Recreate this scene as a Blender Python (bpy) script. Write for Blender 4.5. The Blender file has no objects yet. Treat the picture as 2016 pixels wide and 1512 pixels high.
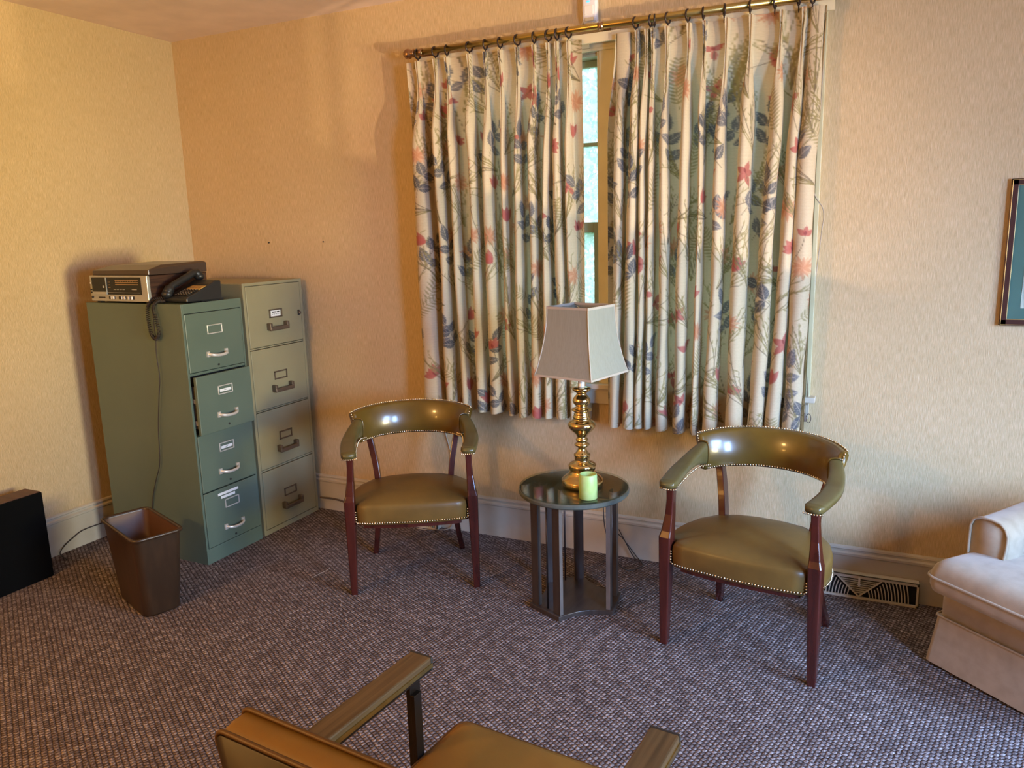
import bpy, bmesh, math, random
import numpy as np
from mathutils import Vector, Matrix, Euler
PI = math.pi
sc = bpy.context.scene
C = sc.collection
rnd = random.Random(7)

# ------------------------------------------------------------------ camera
cam_d = bpy.data.cameras.new('camera'); cam = bpy.data.objects.new('camera', cam_d); C.objects.link(cam)
cam_d.sensor_width = 36; cam_d.lens = 1527.576/2016*36; cam_d.clip_start = .05
_r = Vector((.90123, .43251, -.02678)); _u = Vector((-.05937, .18445, .98105)); _f = Vector((-.42925, .88256, -.19191))
cam.matrix_world = Matrix(((_r.x, _u.x, -_f.x, 3.895), (_r.y, _u.y, -_f.y, -3.54205), (_r.z, _u.z, -_f.z, 1.61532), (0, 0, 0, 1)))
sc.camera = cam
# ------------------------------------------------------------------ world, lights, exposure
sc.view_settings.view_transform = 'Standard'; sc.view_settings.look = 'None'
sc.view_settings.gamma = 1; sc.view_settings.exposure = 0.03
sc.cycles.max_bounces = 8; sc.cycles.diffuse_bounces = 5; sc.cycles.transparent_max_bounces = 8
sc.cycles.use_denoising = True; sc.cycles.caustics_reflective = False; sc.cycles.caustics_refractive = False
sc.cycles.sample_clamp_indirect = 4
w = bpy.data.worlds.new('sky'); sc.world = w; w.use_nodes = True
bg = w.node_tree.nodes['Background']; bg.inputs[0].default_value = (.62, .76, 1.0, 1); bg.inputs[1].default_value = 4.5

def light(name, kind, loc, power, color, target=None, **k):
    d = bpy.data.lights.new(name, kind); o = bpy.data.objects.new(name, d); C.objects.link(o)
    o.location = loc; d.energy = power; d.color = color
    for a, v in k.items(): setattr(d, a, v)
    if target is not None:
        o.rotation_euler = (Vector(target)-Vector(loc)).to_track_quat('-Z', 'Y').to_euler()
    return o
# daylight outside the tall window in the right wall (sky from above, sunlit lawn from below)
light('sky_daylight', 'AREA', (6.45, -1.75, 1.75), 80, (.31, .53, 1.0), (4.6, -1.0, .0), shape='RECTANGLE', size=1.1, size_y=1.0, spread=1.6)
light('lawn_daylight', 'AREA', (8.0, -1.95, .95), 74, (1.0, .81, .39), (.0, -1.0, 1.75), shape='RECTANGLE', size=1.3, size_y=1.0, spread=1.25)
light('sky_daylight_rear', 'AREA', (6.45, -3.18, 1.5), 88, (.31, .53, 1.0), (4.3, -.4, .6), shape='RECTANGLE', size=.9, size_y=1.3, spread=1.45)
light('sun_glint', 'SPOT', (9.5, -3.75, -.19), 2200, (1.0, .66, .42), (1.5, 0, 2.35), spot_size=.36, spot_blend=.8, shadow_soft_size=.02)
# warm ceiling lamp behind the camera
light('floor_lamp_light', 'POINT', (.75, -4.6, 1.45), 26, (1.0, .50, .12), shadow_soft_size=.07)
light('ceiling_lamp_light', 'POINT', (1.1, -4.1, 2.28), 190, (1.0, .56, .18), shadow_soft_size=.12)

# ------------------------------------------------------------------ materials
def mat(name, col, rough=.5, metal=0, spec=.5, bump=None, var=None, coat=0, trans=0, sheen=0, emis=None):
    """bump=(sx,sy,sz,strength,dist)  var=(sx,sy,sz,colour2,lo,hi)"""
    m = bpy.data.materials.new(name); m.use_nodes = True; nt = m.node_tree; N = nt.nodes; L = nt.links
    b = N['Principled BSDF']
    b.inputs['Base Color'].default_value = (*col, 1); b.inputs['Roughness'].default_value = rough
    b.inputs['Metallic'].default_value = metal; b.inputs['Specular IOR Level'].default_value = spec
    b.inputs['Coat Weight'].default_value = coat; b.inputs['Coat Roughness'].default_value = .12
    b.inputs['Transmission Weight'].default_value = trans
    b.inputs['Sheen Weight'].default_value = sheen
    if emis: b.inputs['Emission Color'].default_value = (*emis[0], 1); b.inputs['Emission Strength'].default_value = emis[1]
    tc = N.new('ShaderNodeTexCoord')
    def noise(s, detail=4):
        mp = N.new('ShaderNodeMapping'); mp.inputs['Scale'].default_value = s; L.new(tc.outputs['Object'], mp.inputs['Vector'])
        n = N.new('ShaderNodeTexNoise'); n.inputs['Scale'].default_value = 1; n.inputs['Detail'].default_value = detail
        L.new(mp.outputs[0], n.inputs['Vector']); return n
    if var is None: var = (6, 6, 6, tuple(c*.88 for c in col), .35, .7)
    n = noise(var[:3]); r = N.new('ShaderNodeValToRGB')
    r.color_ramp.elements[0].position = var[4]; r.color_ramp.elements[1].position = var[5]
    r.color_ramp.elements[0].color = (*col, 1); r.color_ramp.elements[1].color = (*var[3], 1)
    L.new(n.outputs['Fac'], r.inputs['Fac']); L.new(r.outputs['Color'], b.inputs['Base Color'])
    if bump:
        n2 = noise(bump[:3], 3); bp = N.new('ShaderNodeBump'); bp.inputs['Strength'].default_value = bump[3]; bp.inputs['Distance'].default_value = bump[4]
        L.new(n2.outputs['Fac'], bp.inputs['Height']); L.new(bp.outputs[0], b.inputs['Normal'])
    return m

def wallpaper(name, base, dark, light_):
    m = mat(name, base, .62, spec=.3, bump=(560, 560, 26, .6, .004)); nt = m.node_tree; N = nt.nodes; L = nt.links
    b = N['Principled BSDF']; tc = [n for n in N if n.type == 'TEX_COORD'][0]
    mp = N.new('ShaderNodeMapping'); mp.inputs['Scale'].default_value = (560, 560, 24); L.new(tc.outputs['Object'], mp.inputs['Vector'])
    n = N.new('ShaderNodeTexNoise'); n.inputs['Scale'].default_value = 1; n.inputs['Detail'].default_value = 5; n.inputs['Roughness'].default_value = .65
    L.new(mp.outputs[0], n.inputs['Vector'])
    r = N.new('ShaderNodeValToRGB'); e = r.color_ramp.elements
    e[0].position = .34; e[0].color = (*dark, 1); e[1].position = .66; e[1].color = (*light_, 1)
    k = e.new(.5); k.color = (*base, 1)
    L.new(n.outputs['Fac'], r.inputs['Fac'])
    n2 = N.new('ShaderNodeTexNoise'); n2.inputs['Scale'].default_value = 1.6; n2.inputs['Detail'].default_value = 5; L.new(tc.outputs['Object'], n2.inputs['Vector'])
    mx = N.new('ShaderNodeMix'); mx.data_type = 'RGBA'; mx.blend_type = 'MULTIPLY'
    r2 = N.new('ShaderNodeValToRGB'); r2.color_ramp.elements[0].position = .35; r2.color_ramp.elements[1].position = .7
    r2.color_ramp.elements[0].color = (.93, .92, .89, 1); r2.color_ramp.elements[1].color = (1, 1, 1, 1)
    L.new(n2.outputs['Fac'], r2.inputs['Fac']); mx.inputs[0].default_value = 1
    L.new(r.outputs[0], mx.inputs[6]); L.new(r2.outputs[0], mx.inputs[7]); L.new(mx.outputs[2], b.inputs['Base Color'])
    return m

def carpet_mat():
    m = bpy.data.materials.new('woven_carpet'); m.use_nodes = True; nt = m.node_tree; N = nt.nodes; L = nt.links
    b = N['Principled BSDF']; b.inputs['Roughness'].default_value = .95; b.inputs['Specular IOR Level'].default_value = .15
    tc = N.new('ShaderNodeTexCoord'); mp = N.new('ShaderNodeMapping'); L.new(tc.outputs['Object'], mp.inputs['Vector'])
    mp.inputs['Rotation'].default_value = (0, 0, math.radians(-150))
    nw = N.new('ShaderNodeTexNoise'); nw.inputs['Scale'].default_value = 70; L.new(tc.outputs['Object'], nw.inputs['Vector'])
    ad = N.new('ShaderNodeVectorMath'); ad.operation = 'SCALE'; ad.inputs['Scale'].default_value = .0025; L.new(nw.outputs['Color'], ad.inputs[0]); ad.inputs['Scale'].default_value = .0048
    ad2 = N.new('ShaderNodeVectorMath'); L.new(mp.outputs[0], ad2.inputs[0]); L.new(ad.outputs[0], ad2.inputs[1])
    sx = N.new('ShaderNodeSeparateXYZ'); L.new(ad2.outputs[0], sx.inputs[0])
    def M(op, a, b_=None, v=None):
        n = N.new('ShaderNodeMath'); n.operation = op
        if isinstance(a, (int, float)): n.inputs[0].default_value = a
        else: L.new(a, n.inputs[0])
        if b_ is not None:
            if isinstance(b_, (int, float)): n.inputs[1].default_value = b_
            else: L.new(b_, n.inputs[1])
        return n.outputs[0]
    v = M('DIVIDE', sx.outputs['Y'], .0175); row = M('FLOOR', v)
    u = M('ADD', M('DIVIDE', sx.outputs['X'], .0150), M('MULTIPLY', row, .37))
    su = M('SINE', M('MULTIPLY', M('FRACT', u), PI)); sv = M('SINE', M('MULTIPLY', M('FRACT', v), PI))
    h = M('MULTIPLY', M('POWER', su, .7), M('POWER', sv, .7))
    # one colour per loop plus heathered fibre noise
    cb = N.new('ShaderNodeCombineXYZ'); L.new(M('FLOOR', u), cb.inputs[0]); L.new(row, cb.inputs[1])
    wn = N.new('ShaderNodeTexWhiteNoise'); wn.noise_dimensions = '2D'; L.new(cb.outputs[0], wn.inputs['Vector'])
    n2 = N.new('ShaderNodeTexNoise'); n2.inputs['Scale'].default_value = 170; n2.inputs['Detail'].default_value = 3; L.new(tc.outputs['Object'], n2.inputs['Vector'])
    s = M('ADD', M('MULTIPLY', wn.outputs['Value'], .17), M('MULTIPLY', n2.outputs['Fac'], .85))
    r = N.new('ShaderNodeValToRGB'); e = r.color_ramp.elements
    e[0].position = .30; e[0].color = (.072, .055, .051, 1); e[1].position = .80; e[1].color = (.62, .545, .52, 1)
    k = e.new(.52); k.color = (.20, .155, .148, 1)
    L.new(s, r.inputs['Fac'])
    mx = N.new('ShaderNodeMix'); mx.data_type = 'RGBA'; mx.blend_type = 'MULTIPLY'; mx.inputs[0].default_value = 1
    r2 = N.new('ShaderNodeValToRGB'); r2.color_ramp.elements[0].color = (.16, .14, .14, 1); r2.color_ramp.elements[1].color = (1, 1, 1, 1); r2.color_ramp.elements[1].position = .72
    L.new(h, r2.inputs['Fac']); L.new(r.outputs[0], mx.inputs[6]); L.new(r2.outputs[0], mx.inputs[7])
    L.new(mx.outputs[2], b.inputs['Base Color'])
    hs = M('ADD', h, M('MULTIPLY', n2.outputs['Fac'], .5))
    bp = N.new('ShaderNodeBump'); bp.inputs['Strength'].default_value = .9; bp.inputs['Distance'].default_value = .005
    L.new(hs, bp.inputs['Height']); L.new(bp.outputs[0], b.inputs['Normal'])
    return m

def pane_mat(name, tint, gloss=.08, rough=.02, bump=0):
    m = bpy.data.materials.new(name); m.use_nodes = True; nt = m.node_tree; N = nt.nodes; L = nt.links
    N.remove(N['Principled BSDF']); out = [n for n in N if n.type == 'OUTPUT_MATERIAL'][0]
    t = N.new('ShaderNodeBsdfTransparent'); t.inputs[0].default_value = (*tint, 1)
    g = N.new('ShaderNodeBsdfGlossy'); g.inputs['Roughness'].default_value = rough
    mx = N.new('ShaderNodeMixShader')
    lw = N.new('ShaderNodeLayerWeight'); lw.inputs[0].default_value = .5
    pw = N.new('ShaderNodeMath'); pw.operation = 'POWER'; pw.inputs[1].default_value = 4.0; L.new(lw.outputs['Facing'], pw.inputs[0])
    fr = N.new('ShaderNodeMath'); fr.operation = 'MULTIPLY_ADD'; fr.inputs[1].default_value = .95; fr.inputs[2].default_value = .05; L.new(pw.outputs[0], fr.inputs[0])
    if bump:
        tc = N.new('ShaderNodeTexCoord'); n = N.new('ShaderNodeTexNoise'); n.inputs['Scale'].default_value = 60
        L.new(tc.outputs['Object'], n.inputs['Vector']); bp = N.new('ShaderNodeBump'); bp.inputs['Strength'].default_value = bump
        L.new(n.outputs['Fac'], bp.inputs['Height']); L.new(bp.outputs[0], g.inputs['Normal'])
        tr = N.new('ShaderNodeBsdfTranslucent'); tr.inputs[0].default_value = (.75, .9, .85, 1)
        m2 = N.new('ShaderNodeMixShader')
        r = N.new('ShaderNodeValToRGB'); r.color_ramp.elements[0].position = .4; r.color_ramp.elements[1].position = .62
        r.color_ramp.elements[0].color = (.3, .3, .3, 1); r.color_ramp.elements[1].color = (.85, .85, .85, 1); L.new(n.outputs['Fac'], r.inputs[0]); L.new(r.outputs[0], m2.inputs[0])
        L.new(t.outputs[0], m2.inputs[1]); L.new(tr.outputs[0], m2.inputs[2]); tsh = m2.outputs[0]
    else: tsh = t.outputs[0]
    L.new(fr.outputs[0], mx.inputs[0]); L.new(tsh, mx.inputs[1]); L.new(g.outputs[0], mx.inputs[2]); L.new(mx.outputs[0], out.inputs['Surface'])
    return m

MT = dict(
 paper=wallpaper('striated_wallpaper', (.60, .45, .25), (.47, .345, .18), (.73, .565, .35)),
 ceiling=mat('ceiling_paint', (.86, .70, .62), .7, bump=(7, 7, 7, .1, .01)),
 trim=mat('cream_trim_paint', (.54, .49, .39), .35, bump=(60, 60, 60, .08, .002), var=(9, 9, 9, (.48, .43, .33), .45, .8)),
 wintrim=mat('yellowed_window_paint', (.58, .52, .31), .4, var=(9, 9, 9, (.50, .44, .25), .4, .8)),
 carpet=carpet_mat(),
 green=mat('green_enamel', (.105, .145, .108), .38, var=(5, 5, 5, (.094, .132, .099), .4, .75), bump=(500, 500, 500, .03, .001)),
 tan=mat('tan_enamel', (.275, .245, .14), .36, var=(5, 5, 5, (.255, .226, .129), .4, .75), bump=(500, 500, 500, .03, .001)),
 nearblack=mat('gap_shade_and_dark_parts', (.02, .02, .018), .6),
 greysteel=mat('drawer_side_steel', (.25, .24, .2), .45),
 chrome=mat('brushed_chrome', (.80, .80, .76), .34, metal=.55),
 bronze=mat('dark_bronze', (.17, .14, .11), .42, metal=.7),
 card=mat('white_card', (.85, .85, .82), .7),
 ink=mat('black_ink', (.02, .02, .02), .6),
 brass=mat('polished_brass', (.74, .58, .30), .15, metal=1, var=(8, 8, 8, (.60, .46, .22), .4, .8)),
 rodbrass=mat('aged_brass', (.55, .40, .13), .28, metal=1, var=(4, 30, 30, (.36, .26, .09), .4, .75)),
 copper=mat('tarnished_copper_brass', (.42, .25, .14), .3, metal=1),
 ringm=mat('dark_brown_metal', (.045, .032, .03), .35, metal=.6),
 cream=mat('cream_rail', (.72, .64, .42), .5),
 leather=mat('olive_leather', (.118, .067, .008), .30, spec=.5, var=(14, 14, 14, (.088, .050, .007), .4, .75), bump=(160, 160, 160, .12, .001), coat=.6),
 seatleather=mat('olive_seat_leather', (.150, .086, .020), .42, spec=.35, var=(6, 6, 6, (.095, .054, .013), .42, .72), bump=(90, 90, 90, .15, .0015), coat=.06),
 armleather=mat('grey_olive_leather', (.100, .080, .026), .34, spec=.5, var=(14, 14, 14, (.080, .062, .018), .4, .75), coat=.2),
 mahog=mat('mahogany', (.062, .012, .008), .25, var=(30, 30, 4, (.028, .005, .004), .4, .75), coat=.3),
 nail=mat('nailhead_brass', (.80, .70, .50), .25, metal=1),
 darkwood=mat('dark_table_wood', (.050, .038, .032), .33, var=(60, 8, 8, (.035, .024, .020), .4, .7)),
 darkwoodlit=mat('lit_table_edge', (.15, .12, .10), .33, var=(40, 40, 8, (.10, .08, .07), .4, .7)),
 shade=mat('silk_lampshade', (.285, .285, .225), .75, bump=(700, 700, 60, .25, .001), var=(200, 200, 12, (.255, .253, .198), .4, .7), sheen=.1),
 shadetrim=mat('lampshade_binding', (.46, .40, .32), .7),
 candle=mat('green_wax', (.42, .62, .20), .45, var=(25, 25, 25, (.50, .66, .28), .4, .7)),
 binm=mat('brown_plastic', (.032, .017, .009), .36, var=(30, 30, 6, (.050, .026, .013), .4, .72)),
 binin=mat('brown_plastic_inside', (.105, .052, .030), .5),
 black=mat('black_cloth', (.003, .0035, .004), .9, spec=.1),
 spk=mat('brown_speaker_cabinet', (.10, .045, .03), .5, var=(4, 60, 60, (.06, .027, .02), .4, .7)),
 silver=mat('silver_plastic', (.42, .42, .38), .35, metal=.35),
 woodvinyl=mat('walnut_vinyl', (.060, .026, .015), .4, var=(5, 8, 110, (.022, .009, .006), .42, .66)),
 smoke=mat('smoky_brown_lid', (.055, .035, .026), .3, coat=.2),
 blackplastic=mat('charcoal_plastic', (.016, .018, .020), .38),
 dial=mat('black_dial', (.006, .005, .005), .12),
 dialtext=mat('dial_markings', (.30, .19, .08), .5),
 keys=mat('black_keys', (.022, .022, .022), .4),
 keylabel=mat('key_lettering', (.62, .58, .50), .6),
 paperstrip=mat('yellowed_paper_strip', (.55, .37, .10), .7),
 white=mat('white_plastic', (.82, .83, .86), .35),
 led=mat('blue_led', (.1, .5, .9), .3, emis=((.10, .45, 1.0), 1.2)),
 cord=mat('cream_cord', (.42, .35, .26), .7),
 darkcord=mat('dark_cord', (.03, .022, .018), .55),
 browncord=mat('brown_cord', (.09, .06, .045), .5),
 mustard=mat('mustard_vinyl', (.235, .122, .018), .42, var=(7, 7, 7, (.19, .095, .014), .4, .75), bump=(220, 220, 220, .18, .001)),
 backshade=mat('shaded_back_vinyl', (.022, .012, .006), .5),
 welt=mat('dark_mustard_welt', (.10, .045, .010), .5),
 walnut=mat('walnut_laminate', (.125, .080, .036), .30, var=(90, 3, 90, (.060, .036, .016), .38, .68)),
 darkmetal=mat('dark_bronze_metal', (.055, .042, .032), .3, metal=.85),
 velvet=mat('beige_velvet', (.38, .30, .205), .85, spec=.15, var=(22, 22, 22, (.32, .25, .165), .4, .7), bump=(260, 260, 260, .25, .001), sheen=.35),
 mahframe=mat('mahogany_frame', (.055, .018, .012), .25, coat=.3),
 gold=mat('gold_fillet', (.62, .42, .16), .3, metal=.8),
 mat=mat('green_mat_board', (.080, .185, .155), .8),
 vent=mat('cream_vent_metal', (.66, .62, .50), .4),
 ductshade=mat('shaded_duct', (.012, .012, .012), .9),
 glass=pane_mat('table_glass', (.88, .94, .91)),
 pane=pane_mat('textured_window_glass', (.92, 1, .97), bump=.6),
 clearpane=pane_mat('window_glass', (.97, .99, .98)),
 lining=mat('pale_lining', (.46, .50, .47), .8),
 opal=mat('opal_lamp_glass', (.9, .8, .6), .4, emis=((1, .66, .34), 3)),
 foliage=mat('leaf_green', (.09, .20, .05), .7, var=(3, 3, 3, (.20, .34, .14), .4, .7)),
 lawn=mat('lawn', (.16, .27, .07), .9),
 bark=mat('bark', (.09, .06, .04), .9),
)

# ------------------------------------------------------------------ builders
class MB:
    def __init__(s): s.v = []; s.f = []; s.mi = []; s.sm = []
    def add(s, vs, fs, mi=0, smooth=False, M=None):
        o = len(s.v)
        for p in vs:
            p = Vector(p)
            if M is not None: p = M @ p
            s.v.append(tuple(p))
        for f in fs: s.f.append([i+o for i in f]); s.mi.append(mi); s.sm.append(smooth)
        return s
    def box(s, x0, x1, y0, y1, z0, z1, mi=0, M=None):
        vs = [(x, y, z) for z in (z0, z1) for y in (y0, y1) for x in (x0, x1)]
        return s.add(vs, [(0, 2, 3, 1), (4, 5, 7, 6), (0, 1, 5, 4), (2, 6, 7, 3), (0, 4, 6, 2), (1, 3, 7, 5)], mi, False, M)
    def loft(s, rings, mi=0, smooth=True, cap0=True, cap1=True, closed=True, M=None):
        n = len(rings[0]); vs = [p for r in rings for p in r]; fs = []
        for k in range(len(rings)-1):
            for i in range(n if closed else n-1):
                j = (i+1) % n
                fs.append((k*n+i, k*n+j, (k+1)*n+j, (k+1)*n+i))
        if closed and cap0: fs.append(tuple(reversed(range(n))))
        if closed and cap1: fs.append(tuple((len(rings)-1)*n+i for i in range(n)))
        return s.add(vs, fs, mi, smooth, M)
    def lathe(s, prof, c=(0, 0, 0), n=40, mi=0, smooth=True, M=None):
        rings = [[(c[0]+r*math.cos(2*PI*i/n), c[1]+r*math.sin(2*PI*i/n), c[2]+z) for i in range(n)] for r, z in prof]
        return s.loft(rings, mi, smooth, M=M)
    def tube(s, pts, r, n=10, mi=0, caps=True, M=None, sy=1.0, up=None):
        pts = [Vector(p) for p in pts]; rings = []; prev = None
        for i, p in enumerate(pts):
            t = (pts[min(i+1, len(pts)-1)]-pts[max(i-1, 0)]).normalized()
            if prev is None:
                a = Vector(up) if up else (Vector((0, 0, 1)) if abs(t.z) < .9 else Vector((1, 0, 0)))
                prev = (a - t*a.dot(t)).normalized()
            else: prev = (prev - t*prev.dot(t)).normalized()
            b = t.cross(prev); rr = r(i/(len(pts)-1)) if callable(r) else r
            rings.append([p+prev*rr*math.cos(2*PI*k/n)*sy+b*rr*math.sin(2*PI*k/n) for k in range(n)])
        return s.loft(rings, mi, True, caps, caps, M=M)
    def bar(s, pts, wd, th, up, mi=0, M=None):
        """rectangular section swept along pts; wd across (callable ok), th along 'up'-orthogonal"""
        pts = [Vector(p) for p in pts]; rings = []; up = Vector(up)
        for i, p in enumerate(pts):
            t = (pts[min(i+1, len(pts)-1)]-pts[max(i-1, 0)]).normalized()
            b = t.cross(up).normalized(); u = b.cross(t).normalized(); q = i/(len(pts)-1)
            W = (wd(q) if callable(wd) else wd)/2; T = (th(q) if callable(th) else th)/2
            rings.append([p+b*W+u*T, p-b*W+u*T, p-b*W-u*T, p+b*W-u*T])
        return s.loft(rings, mi, False, M=M)
    def sphere(s, c, r, n=8, m=5, mi=0, sc_=(1, 1, 1), M=None):
        prof = [(max(1e-4, r*math.sin(PI*k/m)), r*math.cos(PI*k/m)) for k in range(m+1)]
        rings = [[(c[0]+a*math.cos(2*PI*i/n)*sc_[0], c[1]+a*math.sin(2*PI*i/n)*sc_[1], c[2]+z*sc_[2]) for i in range(n)] for a, z in reversed(prof)]
        return s.loft(rings, mi, True, M=M)
    def build(s, name, mats, parent=None, bevel=0, seg=2, loc=None, sub=0):
        me = bpy.data.meshes.new(name); me.from_pydata(s.v, [], s.f)
        mats = mats if isinstance(mats, (list, tuple)) else [mats]
        for m in mats: me.materials.append(MT[m] if isinstance(m, str) else m)
        me.polygons.foreach_set('material_index', s.mi); me.polygons.foreach_set('use_smooth', s.sm); me.update()
        bm = bmesh.new(); bm.from_mesh(me); bmesh.ops.recalc_face_normals(bm, faces=bm.faces); bm.to_mesh(me); bm.free()
        o = bpy.data.objects.new(name, me); C.objects.link(o)
        if parent: o.parent = parent
        if loc: o.location = loc
        if bevel:
            b = o.modifiers.new('bevel', 'BEVEL'); b.width = bevel; b.segments = seg; b.limit_method = 'ANGLE'; b.angle_limit = .6; b.harden_normals = False
        if sub:
            b = o.modifiers.new('sub', 'SUBSURF'); b.levels = sub; b.render_levels = sub
        return o
def tag(o, label=None, cat=None, group=None, kind=None):
    if label: o['label'] = label
    if cat: o['category'] = cat
    if group: o['group'] = group
    if kind: o['kind'] = kind
    return o
def thing(name, label, cat, loc=(0, 0, 0), rz=0, group=None, kind=None):
    o = bpy.data.objects.new(name, None); C.objects.link(o); o.empty_display_size = .05
    o.location = loc; o.rotation_euler = (0, 0, rz)
    return tag(o, label, cat, group, kind)
def smooth_path(pts, n=8):
    P = [Vector(p) for p in pts]; P = [P[0]*2-P[1]]+P+[P[-1]*2-P[-2]]; out = []
    for i in range(1, len(P)-2):
        a, b, c, d = P[i-1:i+3]
        for k in range(n):
            t = k/n; out.append(.5*((2*b)+(c-a)*t+(2*a-5*b+4*c-d)*t*t+(-a+3*b-3*c+d)*t**3))
    out.append(P[-2]); return out
def rrect(x0, x1, y0, y1, r, z, n=5):
    out = []
    for cx, cy, a0 in ((x1-r, y1-r, 0), (x0+r, y1-r, 90), (x0+r, y0+r, 180), (x1-r, y0+r, 270)):
        for k in range(n+1):
            a = math.radians(a0+90*k/n); out.append((cx+r*math.cos(a), cy+r*math.sin(a), z))
    return out

# ------------------------------------------------------------------ room
RX, FY, H = 6.2, -5.0, 2.768
S = 'structure'
def struct(mb, name, m, **k): return tag(mb.build(name, m, **k), kind=S)
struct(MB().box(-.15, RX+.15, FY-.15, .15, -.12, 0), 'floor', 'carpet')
struct(MB().box(-.15, RX+.15, FY-.15, .15, H, H+.12), 'ceiling', 'ceiling')
struct(MB().box(-.15, 0, FY, .15, 0, H), 'wall_left', 'paper')
WX0, WX1, WZ0, WZ1 = 1.87, 3.52, .88, 2.40
b = MB().box(0, WX0, 0, .15, 0, H).box(WX1, RX, 0, .15, 0, H).box(WX0, WX1, 0, .15, 0, WZ0).box(WX0, WX1, 0, .15, WZ1, H)
struct(b, 'wall_back', 'paper')
VY0, VY1, VZ0, VZ1 = -2.362, -1.20, .66, 2.12
UY0, UY1 = -3.60, -2.76
b = MB().box(RX, RX+.15, FY, UY0, 0, H).box(RX, RX+.15, UY1, VY0, 0, H).box(RX, RX+.15, VY1, .15, 0, H)
for a_, c_ in ((UY0, UY1), (VY0, VY1)): b.box(RX, RX+.15, a_, c_, 0, VZ0).box(RX, RX+.15, a_, c_, VZ1, H)
struct(b, 'wall_right', 'paper')
struct(MB().box(0, RX, FY-.15, FY, 0, H), 'wall_front', 'paper')
def baseboard(L):
    b = MB(); prof = [(0, 0), (.016, 0), (.016, .172), (.020, .176), (.020, .186), (.011, .192), (.011, .200), (.015, .204), (.013, .212), (.004, .216), (0, .216)]
    b.loft([[(x, -d, z) for d, z in prof] for x in (0, L)], smooth=False); return b
o = struct(baseboard(RX), 'baseboard_back', 'trim')
o = struct(baseboard(-FY), 'baseboard_left', 'trim'); o.rotation_euler = (0, 0, PI/2); o.location = (0, FY, 0)
o = struct(baseboard(-FY), 'baseboard_right', 'trim'); o.rotation_euler = (0, 0, -PI/2); o.location = (RX, 0, 0)

# window behind the curtains: two double-hung sashes either side of a mullion
win = thing('window_1', None, None, (0, 0, 0), kind=S)
ML, MR = 2.655, 2.735
b = MB()
b.box(1.785, 1.885, -.018, .0, .86, 2.41).box(3.505, 3.615, -.018, 0, .86, 2.41).box(1.785, 3.615, -.020, 0, 2.41, 2.475).box(ML+.005, MR-.005, -.018, .1, .88, 2.41)
for x in (1.782, 3.600): b.box(x, x+.018, -.030, 0, .86, 2.47)
b.box(1.87, 3.53, -.026, 0, 2.405, 2.418).box(ML-.006, ML+.006, -.012, 0, .88, 2.405).box(MR-.009, MR+.003, -.026, 0, .88, 2.405)
for x0, x1 in ((WX0, WX0+.012), (WX1-.012, WX1)): b.box(x0, x1, 0, .15, WZ0, WZ1)
b.box(WX0, WX1, 0, .15, WZ1-.012, WZ1)
b.build('casing', 'wintrim', win, bevel=.002)
b = MB().box(1.765, 3.64, -.052, .15, .858, .882).box(1.79, 3.615, -.022, 0, .78, .858).box(1.79, 3.615, -.03, 0, .845, .858)
b.build('sill', 'trim', win, bevel=.003)
for x0, x1 in ((WX0+.012, ML+.005), (MR-.005, WX1-.012)):
    for up in (1, 0):
        y0, y1 = (.075, .105) if up else (.042, .072)
        z0, z1 = (1.60, 2.388) if up else (.882, 1.652)
        st = .038 if up else .05; tr = .03 if up else .048; br = .05 if up else .07
        b = MB().box(x0, x0+st, y0, y1, z0, z1).box(x1-st, x1, y0, y1, z0, z1).box(x0+st, x1-st, y0, y1, z1-tr, z1).box(x0+st, x1-st, y0, y1, z0, z0+br)
        s_ = b.build('sash', 'wintrim', win, bevel=.003)
        if up: MB().box(x0+st, x1-st, y0+.004, y1-.004, 2.005, 2.022).build('muntin', 'wintrim', s_)
        MB().box(x0+st-.004, x1-st+.004, (y0+y1)/2-.002, (y0+y1)/2+.002, z0+br-.004, z1-tr+.004).build('pane', 'pane', s_)
# window in the right wall that lets the daylight in (beyond the frame of the photograph)
for nm_, VY0_, VY1_ in (('window_2', VY0, VY1), ('window_3', UY0, UY1)):
    win2 = thing(nm_, None, None, (RX, 0, 0), kind=S)
    b = MB().box(-.02, 0, VY0_-.09, VY0_, VZ0-.05, VZ1+.1).box(-.02, 0, VY1_, VY1_+.09, VZ0-.05, VZ1+.1).box(-.02, 0, VY0_, VY1_, VZ1, VZ1+.1).box(-.05, .15, VY0_-.1, VY1_+.1, VZ0-.025, VZ0)
    b.build('casing', 'trim', win2)
    b = MB().box(.06, .09, VY0_, VY0_+.03, VZ0, VZ1).box(.06, .09, VY1_-.03, VY1_, VZ0, VZ1).box(.06, .09, VY0_, VY1_, VZ1-.03, VZ1).box(.06, .09, VY0_, VY1_, VZ0, VZ0+.02).box(.066, .084, VY0_+.055, VY0_+.069, VZ0, VZ1)
    s_ = b.build('sash', 'trim', win2)
    MB().box(.073, .076, VY0_+.02, VY1_-.02, VZ0+.01, VZ1-.02).build('pane', 'clearpane', s_)

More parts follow.
